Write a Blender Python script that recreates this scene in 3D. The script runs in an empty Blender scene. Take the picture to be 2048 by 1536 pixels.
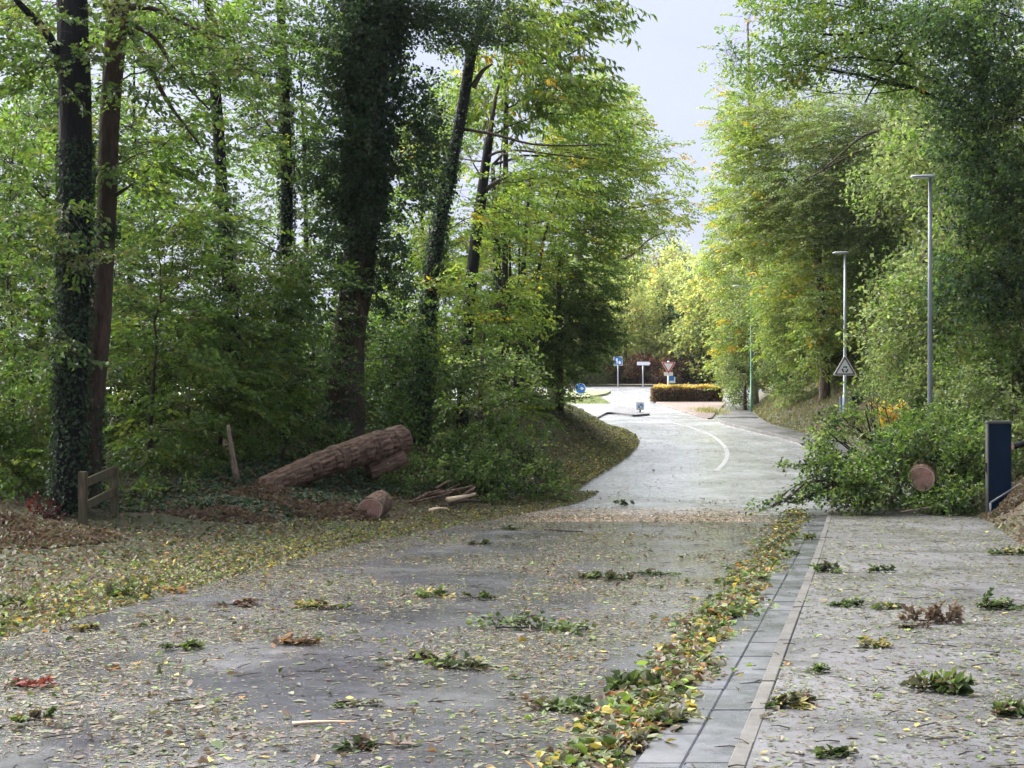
import bpy, math, random, time
import numpy as np
from math import radians, sin, cos, pi
T0 = time.time()
SC = bpy.context.scene
COL = SC.collection

# ------------------------------------------------------------------ camera
CAMZ, FPX, HORY = 1.7, 3000.0, 745.0          # focal length in pixels of the 2048 px wide photograph
cam = bpy.data.cameras.new('camera')
cam.sensor_width = 36.0
cam.lens = 36.0 * FPX / 2048.0
cam.shift_y = -(768.0 - HORY) / 2048.0
cam.clip_start, cam.clip_end = 0.1, 3000.0
camo = bpy.data.objects.new('camera', cam)
COL.objects.link(camo)
camo.location = (0, 0, CAMZ)
camo.rotation_euler = (radians(90), 0, 0)
SC.camera = camo

# ------------------------------------------------------------------ sky, sun, exposure
SUN_EL, SUN_AZ = 44.0, -44.0                  # azimuth measured from straight ahead, minus = towards the left
w = bpy.data.worlds.new('World'); SC.world = w; w.use_nodes = True
nt = w.node_tree; nt.nodes.clear()
wo = nt.nodes.new('ShaderNodeOutputWorld'); bg = nt.nodes.new('ShaderNodeBackground')
sky = nt.nodes.new('ShaderNodeTexSky'); sky.sky_type = 'NISHITA'; sky.sun_disc = False
sky.sun_elevation = radians(SUN_EL); sky.sun_rotation = radians(SUN_AZ)
sky.air_density, sky.dust_density, sky.ozone_density = 1.0, 3.0, 1.0
tc = nt.nodes.new('ShaderNodeTexCoord')
cl = nt.nodes.new('ShaderNodeTexNoise'); cl.inputs['Scale'].default_value = 2.2; cl.inputs['Detail'].default_value = 5
mp = nt.nodes.new('ShaderNodeMapping'); mp.inputs['Scale'].default_value = (1, 1, 2.5)
cr = nt.nodes.new('ShaderNodeValToRGB')        # overcast cloud sheet, thin and thick parts
cr.color_ramp.elements[0].position = 0.3; cr.color_ramp.elements[0].color = (1.06, 1.16, 1.62, 1)
cr.color_ramp.elements[1].position = 0.7; cr.color_ramp.elements[1].color = (1.32, 1.41, 1.76, 1)
mx = nt.nodes.new('ShaderNodeMixRGB'); mx.inputs[0].default_value = 0.96
nt.links.new(tc.outputs['Generated'], mp.inputs[0]); nt.links.new(mp.outputs[0], cl.inputs[0])
nt.links.new(cl.outputs[0], cr.inputs[0]); nt.links.new(sky.outputs[0], mx.inputs[1])
nt.links.new(cr.outputs[0], mx.inputs[2]); nt.links.new(mx.outputs[0], bg.inputs[0])
bg.inputs[1].default_value = 0.05
nt.links.new(bg.outputs[0], wo.inputs[0])
sun = bpy.data.lights.new('sun', 'SUN'); sun.energy = 1.5; sun.angle = radians(80); sun.color = (1.0, 0.975, 0.93)
suno = bpy.data.objects.new('sun', sun); COL.objects.link(suno)
from mathutils import Vector, Matrix
_d = Vector((sin(radians(SUN_AZ)) * cos(radians(SUN_EL)), cos(radians(SUN_AZ)) * cos(radians(SUN_EL)), sin(radians(SUN_EL))))
suno.rotation_euler = _d.to_track_quat('Z', 'Y').to_euler(); suno.location = _d * 60
vs = SC.view_settings
vs.view_transform = 'Standard'; vs.look = 'None'; vs.gamma = 1.0; vs.use_curve_mapping = False
vs.exposure = 3.55
SC.cycles.max_bounces = 8; SC.cycles.diffuse_bounces = 4; SC.cycles.transmission_bounces = 6
SC.cycles.transparent_max_bounces = 6
SC.cycles.use_denoising = True

rng = np.random.default_rng(7)
RR = random.Random(11)

# ------------------------------------------------------------------ tagging helpers
def link(o, parent=None):
    COL.objects.link(o)
    if parent is not None: o.parent = parent
    return o
def tag(o, label=None, cat=None, group=None, kind=None):
    if label: o['label'] = label
    if cat: o['category'] = cat
    if group: o['group'] = group
    if kind: o['kind'] = kind
    return o
def empty(name, loc, label=None, cat=None, group=None, kind=None):
    o = bpy.data.objects.new(name, None); o.empty_display_size = 0.2
    o.location = loc; link(o); tag(o, label, cat, group, kind); return o
TRIS = [0]
def fast_mesh(name, V, quads=None, col=None, mats=(), tris=None, smooth=False):
    me = bpy.data.meshes.new(name)
    V = np.asarray(V, np.float32)
    q = np.zeros((0, 4), np.int32) if quads is None or len(quads) == 0 else np.asarray(quads, np.int32)
    t = np.zeros((0, 3), np.int32) if tris is None or len(tris) == 0 else np.asarray(tris, np.int32)
    me.vertices.add(len(V)); me.vertices.foreach_set('co', V.ravel())
    loops = np.concatenate([q.ravel(), t.ravel()]).astype(np.int32)
    me.loops.add(len(loops)); me.loops.foreach_set('vertex_index', loops)
    tot = np.concatenate([np.full(len(q), 4), np.full(len(t), 3)]).astype(np.int32)
    st = np.concatenate([[0], np.cumsum(tot)[:-1]]).astype(np.int32)
    me.polygons.add(len(tot)); me.polygons.foreach_set('loop_start', st); me.polygons.foreach_set('loop_total', tot)
    me.polygons.foreach_set('use_smooth', np.full(len(tot), bool(smooth)))
    if col is not None:
        a = me.color_attributes.new('Col', 'FLOAT_COLOR', 'POINT')
        c = np.ones((len(V), 4), np.float32); c[:, :3] = col
        a.data.foreach_set('color', c.ravel())
    me.update(calc_edges=True)
    for m in mats: me.materials.append(m)
    TRIS[0] += 2 * len(q) + len(t)
    return me
def mesh_obj(name, me, parent=None, loc=None, kind=None):
    o = bpy.data.objects.new(name, me)
    if loc is not None: o.location = loc
    link(o, parent)
    if kind: o['kind'] = kind
    return o

# ------------------------------------------------------------------ materials
def new_mat(name):
    m = bpy.data.materials.new(name); m.use_nodes = True
    n = m.node_tree; b = n.nodes['Principled BSDF']
    return m, n, b
def N(n, typ, **kw):
    x = n.nodes.new(typ)
    for k, v in kw.items():
        if k.startswith('i_'): x.inputs[k[2:].replace('_', ' ')].default_value = v
        else: setattr(x, k, v)
    return x
def noise_col(n, scale, stops, vec=None, detail=6, rough=0.6):
    t = N(n, 'ShaderNodeTexNoise'); t.inputs['Scale'].default_value = scale; t.inputs['Detail'].default_value = detail
    t.inputs['Roughness'].default_value = rough
    if vec is not None: n.links.new(vec, t.inputs['Vector'])
    r = N(n, 'ShaderNodeValToRGB'); e = r.color_ramp.elements
    while len(e) < len(stops): e.new(0.5)
    for i, (p, c) in enumerate(stops): e[i].position = p; e[i].color = (*c, 1)
    n.links.new(t.outputs['Fac'], r.inputs[0])
    return t, r
def objco(n, scale=(1, 1, 1)):
    t = N(n, 'ShaderNodeTexCoord'); m = N(n, 'ShaderNodeMapping'); m.inputs['Scale'].default_value = scale
    n.links.new(t.outputs['Object'], m.inputs[0]); return m.outputs[0]
def bump(n, b, h, strength=0.5, dist=0.02):
    u = N(n, 'ShaderNodeBump'); u.inputs['Strength'].default_value = strength; u.inputs['Distance'].default_value = dist
    n.links.new(h, u.inputs['Height']); n.links.new(u.outputs[0], b.inputs['Normal'])
def simple(name, col, rough=0.5, metal=0.0, var=0.15, scale=6.0, spec=0.5):
    m, n, b = new_mat(name)
    v = objco(n)
    lo = tuple(c * (1 - var) for c in col); hi = tuple(min(1, c * (1 + var)) for c in col)
    t, r = noise_col(n, scale, [(0.3, lo), (0.7, hi)], v)
    n.links.new(r.outputs[0], b.inputs['Base Color'])
    b.inputs['Roughness'].default_value = rough; b.inputs['Metallic'].default_value = metal
    b.inputs['Specular IOR Level'].default_value = spec
    return m

def leaf_material(name, trans=0.45, gloss=0.35, tint=(1.36, 1.42, 0.78), spec=0.5):
    m, n, b = new_mat(name)
    a = N(n, 'ShaderNodeAttribute'); a.attribute_name = 'Col'
    n.links.new(a.outputs['Color'], b.inputs['Base Color'])
    b.inputs['Roughness'].default_value = gloss; b.inputs['Specular IOR Level'].default_value = spec
    tr = N(n, 'ShaderNodeBsdfTranslucent')
    mu = N(n, 'ShaderNodeMixRGB', blend_type='MULTIPLY'); mu.inputs[0].default_value = 1.0
    mu.inputs[2].default_value = (*tint, 1)
    n.links.new(a.outputs['Color'], mu.inputs[1]); n.links.new(mu.outputs[0], tr.inputs['Color'])
    ms = N(n, 'ShaderNodeMixShader'); ms.inputs[0].default_value = trans
    n.links.new(b.outputs[0], ms.inputs[1]); n.links.new(tr.outputs[0], ms.inputs[2])
    n.links.new(ms.outputs[0], n.nodes['Material Output'].inputs['Surface'])
    return m
M_LEAF = leaf_material('living_leaf', 0.52)
M_IVY = leaf_material('ivy_leaf', 0.25, 0.5, spec=0.25)
M_LITTER = leaf_material('fallen_leaf', 0.3, 0.55, (1.2, 1.15, 0.8), 0.35)

def bark(name, dark, light, vs=2.2, sc=14, moss=None, rough=0.8, dist=0.03, along='Z'):
    m, n, b = new_mat(name)
    v = objco(n, (1, 1, 1.0 / vs) if along == 'Z' else (1, 1.0 / vs, 1))
    t, r = noise_col(n, sc, [(0.3, dark), (0.55, tuple((a + c) / 2 for a, c in zip(dark, light))), (0.75, light)], v, 8, 0.65)
    vo = N(n, 'ShaderNodeTexVoronoi'); vo.inputs['Scale'].default_value = sc * 0.9; n.links.new(v, vo.inputs['Vector'])
    ad = N(n, 'ShaderNodeMath', operation='ADD'); n.links.new(t.outputs['Fac'], ad.inputs[0]); n.links.new(vo.outputs['Distance'], ad.inputs[1])
    out = r.outputs[0]
    if moss:
        t2, r2 = noise_col(n, 1.6, [(0.45, (0, 0, 0)), (0.65, (1, 1, 1))], v)
        mxx = N(n, 'ShaderNodeMixRGB'); mxx.inputs[2].default_value = (*moss, 1)
        n.links.new(r2.outputs[0], mxx.inputs[0]); n.links.new(out, mxx.inputs[1]); out = mxx.outputs[0]
    n.links.new(out, b.inputs['Base Color']); b.inputs['Roughness'].default_value = rough
    b.inputs['Specular IOR Level'].default_value = 0.25
    bump(n, b, ad.outputs[0], 0.8, dist)
    return m
M_BARK_DARK = bark('dark_wet_bark', (0.004, 0.004, 0.005), (0.018, 0.017, 0.017), 5, 16, None, 0.75)
M_BARK_BROWN = bark('brown_bark', (0.03, 0.018, 0.013), (0.12, 0.075, 0.055), 3.5, 15, (0.04, 0.035, 0.02))
M_BARK_GREY = bark('grey_brown_bark', (0.035, 0.026, 0.02), (0.15, 0.105, 0.075), 3, 14, (0.05, 0.05, 0.025))
M_BARK_TWIG = bark('twig_bark', (0.02, 0.015, 0.011), (0.08, 0.06, 0.045), 2, 20)
M_BARK_LOG = bark('log_bark', (0.024, 0.014, 0.009), (0.27, 0.165, 0.105), 2.6, 13, None, 0.55, 0.07, 'Y')
M_BARK_PALE = bark('pale_twig_bark', (0.12, 0.09, 0.06), (0.4, 0.31, 0.22), 2, 20)

def cutwood(name, c0, c1):
    m, n, b = new_mat(name)
    v = objco(n)
    wv = N(n, 'ShaderNodeTexWave', wave_type='RINGS', rings_direction='Y'); wv.inputs['Scale'].default_value = 9; wv.inputs['Distortion'].default_value = 2.5
    wv.inputs['Detail'].default_value = 3
    n.links.new(v, wv.inputs['Vector'])
    r = N(n, 'ShaderNodeValToRGB'); r.color_ramp.elements[0].color = (*c0, 1); r.color_ramp.elements[1].color = (*c1, 1)
    n.links.new(wv.outputs['Fac'], r.inputs[0]); n.links.new(r.outputs[0], b.inputs['Base Color'])
    b.inputs['Roughness'].default_value = 0.8
    sw = N(n, 'ShaderNodeTexWave', wave_type='BANDS', bands_direction='DIAGONAL'); sw.inputs['Scale'].default_value = 22; sw.inputs['Distortion'].default_value = 4; n.links.new(v, sw.inputs['Vector'])
    t2, r2 = noise_col(n, 7, [(0.35, (.45, .42, .4)), (0.6, (1, 1, 1))], v, 7)
    mq = N(n, 'ShaderNodeMixRGB', blend_type='MULTIPLY'); mq.inputs[0].default_value = .8; n.links.new(r.outputs[0], mq.inputs[1]); n.links.new(r2.outputs[0], mq.inputs[2]); n.links.new(mq.outputs[0], b.inputs['Base Color'])
    bump(n, b, sw.outputs['Fac'], .5, .01)
    return m
M_CUT = cutwood('cut_wood', (0.36, 0.19, 0.135), (0.48, 0.29, 0.21))
M_SAPWOOD = simple('sapwood', (0.50, 0.35, 0.26), 0.7, 0, 0.15, 20)
M_SPLIT = simple('split_wood', (0.62, 0.47, 0.30), 0.7, 0, 0.2, 20)

# ------------------------------------------------------------------ lie of the land
_Y = np.linspace(-40, 700, 7401)
def smooth_curve(knots, s=1.5):
    k = np.array(knots, float); v = np.interp(_Y, k[:, 0], k[:, 1])
    h = int(s * 30); kern = np.exp(-0.5 * (np.arange(-h, h + 1) * 0.1 / s) ** 2); kern /= kern.sum()
    return np.convolve(np.pad(v, h, mode='edge'), kern, 'valid')
_zr = smooth_curve([(-40, 1.7), (0, 0), (10, -.423), (20, -.846), (29, -1.21), (34, -1.36), (37, -1.36), (41, -1.24), (46, -1.02), (52, -.70), (60, -.50),
                    (75, -.28), (90, -.05), (120, .45), (150, .85), (200, 1.2), (700, 1.6)], 1.6)
_L = smooth_curve([(-40, -12.4), (0, -6.9), (13.9, -4.75), (23.4, -3.2), (30, -1.2), (35, .9), (41, 2.1), (46.8, 3.5), (51, 4.25), (55, 4.45), (59, 4.2), (64, 3.2),
                   (70, 1.2), (74, -2), (78, -8), (84, -22), (90, -40), (130, -45), (700, -45)], 1.0)
_Rk = smooth_curve([(-40, -10), (7.68, 1.12), (19.8, 3.96), (30, 6.3), (38, 8.1), (45, 9.45), (51.5, 9.95), (56, 9.35), (60, 8.9), (64, 8.85), (68, 9.1),
                    (70, 9.9), (75, 10.6), (84, 11.9), (92, 13), (100, 14.5), (125, 24), (700, 24)], 0.9)
_B = smooth_curve([(-40, -6.9), (7.68, 4.2), (19.8, 7.0), (30, 9.35), (33, 10.0), (40, 11.1), (46, 11.5), (52, 11.3), (57, 10.7), (62, 10.6), (68, 11.2), (75, 12.0), (84, 13.3),
                   (92, 14.4), (100, 16.2), (125, 27), (700, 27)], 1.0)
_wl = smooth_curve([(-40, .08), (18, .08), (24.5, .08), (28, .4), (32, .85), (38, 1.05), (52, 1.0), (60, .8), (66, .4), (72, .12), (700, .1)], 1.5)
zr = lambda y: np.interp(y, _Y, _zr)
Lx = lambda y: np.interp(y, _Y, _L)
Rx = lambda y: np.interp(y, _Y, _Rk)
Bx = lambda y: np.interp(y, _Y, _B)
FAR = 125.0
def hnoise(x, y):
    return (np.sin(x * 1.3 + y * .7) * np.sin(y * 1.1 - x * .4) + .5 * np.sin(x * 3.1 + 1.7) * np.sin(y * 2.7 + .6)) / 1.5
def gz(x, y):
    """height of the ground, road and pavement surface at x, y"""
    x = np.asarray(x, float); y = np.asarray(y, float)
    z = zr(y)
    dl = Lx(y) - x; dr = x - Bx(y)
    wl = np.interp(y, _Y, _wl)
    sl = np.interp(y, [38, 48], [2.9, 1.7])
    hl = wl * 1.3 * (1 - np.exp(-(np.maximum(dl, 0) / sl) ** 2)) + .05 * np.clip(dl, 0, 1) + 0.06 * hnoise(x, y) * np.clip(dl, 0, 1) - 0.03 * np.clip(dl - 14, 0, 200)
    hl += 0.12 * np.exp(-(((x + 3.3) / 2.2) ** 2 + ((y - 33.6) / 1.7) ** 2)) * (dl > 0)
    hl += 0.35 * np.exp(-(((x + 8.4) / 1.6) ** 2 + ((y - 22.5) / 1.3) ** 2)) * (dl > 0)
    d = np.maximum(dr, 0)
    hr = 0.06 + 0.58 * np.minimum(d, 4.5) * np.clip(d / 0.6, 0, 1) + 0.16 * np.clip(d - 4.5, 0, 26) + 0.08 * hnoise(x, y) * np.clip(d, 0, 1)
    hp = np.where((y < 66) & (x > Rx(y)) & (dr <= 0), 0.06, 0.0)
    z = z + np.where(dl > 0, hl, 0) + np.where(dr > 0, hr, hp)
    return np.where(y > FAR, zr(y) + 0.14 + 0.05 * np.clip(y - FAR - 3, 0, 60) + np.where(dr > 0, hr, 0), z)
def P(px, py, Y):
    return np.array([(px - 1024.0) / FPX * Y, Y, CAMZ + (HORY - py) / FPX * Y])
def on_ground(px, py):
    """point of the ground seen at a pixel of the photograph"""
    lo, hi = 4.0, 200.0
    ys = np.linspace(4, 160, 3000); xs = (px - 1024) / FPX * ys
    pr = HORY + FPX * (CAMZ - gz(xs, ys)) / ys
    i = int(np.argmax(pr <= py)) if (pr <= py).any() else len(ys) - 1
    return np.array([xs[i], ys[i], float(gz(xs[i], ys[i]))])

def asphalt(name, c0, c1, wet, sc=1.0, rlo=0.22, rhi=0.5, bd=0.006, spec=0.8):
    m, n, b = new_mat(name)
    v = objco(n)
    t, r = noise_col(n, 90 * sc, [(0.3, c0), (0.7, c1)], v, 3, 0.7)
    t2, r2 = noise_col(n, 0.55, [(0.35, (0.72,) * 3), (0.65, (1.15,) * 3)], v, 6, 0.6)
    mu = N(n, 'ShaderNodeMixRGB', blend_type='MULTIPLY'); mu.inputs[0].default_value = 1
    n.links.new(r.outputs[0], mu.inputs[1]); n.links.new(r2.outputs[0], mu.inputs[2])
    n.links.new(mu.outputs[0], b.inputs['Base Color'])
    t4, r4 = noise_col(n, 6.5, [(0.42, (0.62, 0.6, 0.57)), (0.58, (1, 1, 1))], v, 9, 0.75)
    mu2 = N(n, 'ShaderNodeMixRGB', blend_type='MULTIPLY'); mu2.inputs[0].default_value = .8
    n.links.new(mu.outputs[0], mu2.inputs[1]); n.links.new(r4.outputs[0], mu2.inputs[2]); n.links.new(mu2.outputs[0], b.inputs['Base Color'])
    t3, r3 = noise_col(n, wet, [(0.35, (rlo,) * 3), (0.68, (rhi,) * 3)], v, 7, 0.65)
    n.links.new(r3.outputs[0], b.inputs['Roughness'])
    b.inputs['Specular IOR Level'].default_value = spec
    bump(n, b, t.outputs['Fac'], 0.35, bd)
    return m
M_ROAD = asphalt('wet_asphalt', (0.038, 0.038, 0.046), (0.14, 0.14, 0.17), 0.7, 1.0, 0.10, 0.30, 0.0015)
M_ROAD_SHEEN = asphalt('pale_sheen_asphalt', (0.21, 0.216, 0.24), (0.42, 0.43, 0.47), 0.7, 0.8, 0.2, 0.34, 0.001)  # paler far surface, lightened further to paint in the sky's sheen
M_PAVE = asphalt('gritty_pavement_asphalt', (0.04, 0.039, 0.043), (0.16, 0.157, 0.172), 1.1, 1.2, 0.3, 0.7, 0.006, 0.4)
M_SLAB = asphalt('wet_concrete', (0.06, 0.063, 0.076), (0.125, 0.13, 0.152), 1.3, 1.4, 0.15, 0.42, 0.003)
M_KERB = asphalt('kerb_concrete', (0.06, 0.056, 0.052), (0.15, 0.14, 0.128), 1.3, 1.2, 0.4, 0.7, 0.004, 0.35)

def ground_material():
    m, n, b = new_mat('leaf_strewn_soil')
    v = objco(n)
    t, r = noise_col(n, 9, [(0.25, (0.022, 0.014, 0.008)), (0.5, (0.075, 0.048, 0.026)), (0.62, (0.045, 0.05, 0.016)), (0.8, (0.15, 0.10, 0.05))], v, 8, 0.7)
    t2, r2 = noise_col(n, 0.35, [(0.4, (0, 0, 0)), (0.62, (1, 1, 1))], v, 5)
    g = N(n, 'ShaderNodeMixRGB'); g.inputs[2].default_value = (0.035, 0.05, 0.014, 1)
    n.links.new(r2.outputs[0], g.inputs[0]); n.links.new(r.outputs[0], g.inputs[1])
    n.links.new(g.outputs[0], b.inputs['Base Color']); b.inputs['Roughness'].default_value = 0.9
    bump(n, b, t.outputs['Fac'], 1.0, 0.06)
    return m
M_GROUND = ground_material()

def grid_faces(nu, nv):
    i = np.arange(nu - 1)[:, None] * nv + np.arange(nv - 1)[None, :]
    return np.stack([i, i + 1, i + nv + 1, i + nv], -1).reshape(-1, 4)

def build_ground():
    ys = np.concatenate([np.arange(-14, 84, .45), np.arange(84, 130, 1.0), np.array([FAR - .01, FAR + .01]), np.arange(132, 200, 4), np.array([220, 260, 320, 420, 600])])
    ys = np.unique(ys)
    tl = np.concatenate([np.arange(0.02, 16, .5), np.array([17, 19, 22, 26, 32, 40, 55, 80, 120, 200, 330])])
    tr = np.concatenate([np.arange(0.02, 9, .4), np.array([10, 12, 15, 19, 25, 35, 60, 100, 180, 330])])
    rows = []
    for y in ys:
        l, r = float(Lx(y)), float(Bx(y))
        xs = np.concatenate([(l - tl)[::-1], np.linspace(l + .05, r - .05, 14), r + tr])
        z = gz(xs, np.full_like(xs, y))
        if y < FAR: z[len(tl):len(tl) + 14] = zr(y) - 0.12
        rows.append(np.stack([xs, np.full_like(xs, y), z], 1))
    V = np.array(rows); nu, nv = V.shape[:2]
    me = fast_mesh('ground', V.reshape(-1, 3), grid_faces(nu, nv)[:, ::-1], mats=[M_GROUND], smooth=True)
    tag(mesh_obj('ground', me), kind='structure')
def strip(name, y0, y1, fl, fr, dz, mat, nx=20, step=.4):
    ys = np.arange(y0, y1 + 1e-6, step); rows = []
    for y in ys:
        xs = np.linspace(float(fl(y)), float(fr(y)), nx)
        rows.append(np.stack([xs, np.full(nx, y), np.full(nx, float(zr(y)) + dz)], 1))
    V = np.array(rows)
    me = fast_mesh(name, V.reshape(-1, 3), grid_faces(*V.shape[:2])[:, ::-1], mats=[mat], smooth=True)
    return tag(mesh_obj(name, me), kind='structure')
build_ground()
strip('road', -13, 31.4, lambda y: Lx(y) - .03, lambda y: Rx(y) + .02, 0.0, M_ROAD)
strip('far_road', 31.4, FAR, lambda y: Lx(y) - .03, lambda y: Rx(y) + .02 if y < 66 else Bx(y) + .05, 0.0, M_ROAD_SHEEN)
strip('pavement', -13, 66, lambda y: Rx(y) + .098, lambda y: Bx(y) + .05, 0.06, M_PAVE, 8)
strip('far_pavement', 68.5, 118, lambda y: Rx(y), lambda y: Bx(y) + .05, 0.02, M_PAVE, 6)

# gutter slabs and kerb stones, each a piece of its own
def prism_along(y0, y1, a, b, z0, z1, mat, name, fn=Rx, bev=0.008):
    """block between offsets a..b from the kerb line, following it"""
    y0 += .006; y1 -= .006
    jx = RR.uniform(-.004, .004); jz = RR.uniform(-.002, .002)
    def ring(y, i):
        x = float(fn(y)) + jx + RR.uniform(-.0015, .0015); z = float(zr(y)) + jz
        return [(x + a + i, y, z + z0), (x + a + i, y, z + z1 - bev), (x + a + bev + i, y, z + z1), (x + b - bev - i, y, z + z1), (x + b - i, y, z + z1 - bev), (x + b - i, y, z + z0)]
    V = np.array(ring(y0, 0) + ring(y1, 0))
    q = [(i, i + 1, i + 7, i + 6) for i in range(5)]
    t = [(0, 2, 1), (0, 3, 2), (0, 4, 3), (0, 5, 4), (6, 7, 8), (6, 8, 9), (6, 9, 10), (6, 10, 11)]
    return fast_mesh(name, V, q, mats=[mat], tris=t)
gut = empty('gutter', (0, 0, 0), kind='structure')
ker = empty('kerb', (0, 0, 0), kind='structure')
y = 4.0
while y < 33:
    for (a, b) in ((-.50, -.254), (-.246, -.004)):
        dz = RR.uniform(-.003, .003)
        mesh_obj('gutter_slab', prism_along(y, y + .75, a, b, -.05, .012 + dz, M_SLAB, 'gutter_slab'), gut)
    y += .75
y = 4.0
while y < 66:
    st = 1.0 if y < 40 else 2.0
    mesh_obj('kerb_stone', prism_along(y, y + st, 0, .095, -.06, (.066 if y < 40 else .11) + RR.uniform(-.003, .004), M_KERB, 'kerb_stone'), ker)
    y += st

# thin volume added to pale the distance, imitating overexposure
def haze_box():
    V = [(x, y, z) for z in (-9, 34) for y in (-45, 650) for x in (-430, 430)]
    me = fast_mesh('added_haze', V, [(0, 2, 3, 1), (4, 5, 7, 6), (0, 1, 5, 4), (2, 6, 7, 3), (0, 4, 6, 2), (1, 3, 7, 5)])
    m = bpy.data.materials.new('added_veil'); m.use_nodes = True; n = m.node_tree; n.nodes.remove(n.nodes['Principled BSDF'])
    v = n.nodes.new('ShaderNodeVolumePrincipled'); v.inputs['Color'].default_value = (.9, .93, .96, 1); v.inputs['Density'].default_value = HAZE; v.inputs['Anisotropy'].default_value = .1
    n.links.new(v.outputs[0], n.nodes['Material Output'].inputs['Volume']); me.materials.append(m)
    tag(mesh_obj('added_haze', me), kind='stuff')
HAZE = .0001
haze_box()
# ------------------------------------------------------------------ tubes, blocks
def tube(pts, rad, sides=8, wob=0.0, seed=0, cap=False):
    pts = np.asarray(pts, float); k = len(pts); rad = np.broadcast_to(np.asarray(rad, float), (k,)).copy()
    tg = np.gradient(pts, axis=0); tg /= np.linalg.norm(tg, axis=1, keepdims=True) + 1e-9
    ref = np.array([0.0, 1, 0]) if abs(tg[:, 1]).mean() < .8 else np.array([1.0, 0, 0])
    u = np.cross(tg, ref); u /= np.linalg.norm(u, axis=1, keepdims=True) + 1e-9
    v = np.cross(tg, u)
    an = np.linspace(0, 2 * pi, sides, endpoint=False)
    r = rad[:, None] * np.ones((1, sides))
    if wob:
        g = np.random.default_rng(seed); ph = g.uniform(0, 6.28, 4)
        s = np.linspace(0, 1, k)[:, None] * k * .5
        r = r * (1 + wob * (np.sin(an * 2 + ph[0] + s) * .5 + np.sin(an * 3 + ph[1] - s * 1.7) * .4 + np.sin(an * 5 + ph[2] + s * 2.1) * .3 + g.normal(0, .12, (k, sides))))
    V = pts[:, None, :] + r[..., None] * (np.cos(an)[None, :, None] * u[:, None, :] + np.sin(an)[None, :, None] * v[:, None, :])
    V = V.reshape(-1, 3)
    i = np.arange(k - 1)[:, None] * sides; j = np.arange(sides)[None, :]; j2 = (j + 1) % sides
    Q = np.stack([i + j, i + j2, i + sides + j2, i + sides + j], -1).reshape(-1, 4)
    T = []
    if cap:
        for base, flip in ((0, True), ((k - 1) * sides, False)):
            for a in range(1, sides - 1):
                T.append((base, base + a + 1, base + a) if flip else (base, base + a, base + a + 1))
    return V, Q, np.array(T, int).reshape(-1, 3)
def join(parts):
    Vs, Qs, Ts, o = [], [], [], 0
    for V, Q, T in parts:
        Vs.append(V); Qs.append(np.asarray(Q).reshape(-1, 4) + o); Ts.append(np.asarray(T).reshape(-1, 3) + o); o += len(V)
    return np.concatenate(Vs), np.concatenate(Qs), np.concatenate(Ts)
def tube_obj(name, pts, rad, mat, parent=None, sides=8, wob=0.0, seed=0, cap=True, off=(0, 0, 0), smooth=True):
    V, Q, T = tube(pts, rad, sides, wob, seed, cap)
    return mesh_obj(name, fast_mesh(name, V - np.array(off), Q, mats=[mat], tris=T, smooth=smooth), parent)
def box_mesh(name, x0, x1, y0, y1, z0, z1, mat, bev=0.006):
    import bmesh
    bm = bmesh.new(); r = bmesh.ops.create_cube(bm, size=1)
    for v in bm.verts:
        v.co = ((x0 + x1) / 2 + v.co.x * (x1 - x0), (y0 + y1) / 2 + v.co.y * (y1 - y0), (z0 + z1) / 2 + v.co.z * (z1 - z0))
    if bev: bmesh.ops.bevel(bm, geom=bm.edges[:], offset=bev, segments=2, affect='EDGES')
    me = bpy.data.meshes.new(name); bm.to_mesh(me); bm.free(); me.materials.append(mat); TRIS[0] += len(me.polygons) * 2
    return me
def resample(pts, n):
    pts = np.asarray(pts, float); d = np.r_[0, np.cumsum(np.linalg.norm(np.diff(pts, axis=0), axis=1))]
    t = np.linspace(0, d[-1], n); out = np.stack([np.interp(t, d, pts[:, i]) for i in range(3)], 1)
    for _ in range(2): out[1:-1] = .25 * out[:-2] + .5 * out[1:-1] + .25 * out[2:]
    return out

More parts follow.
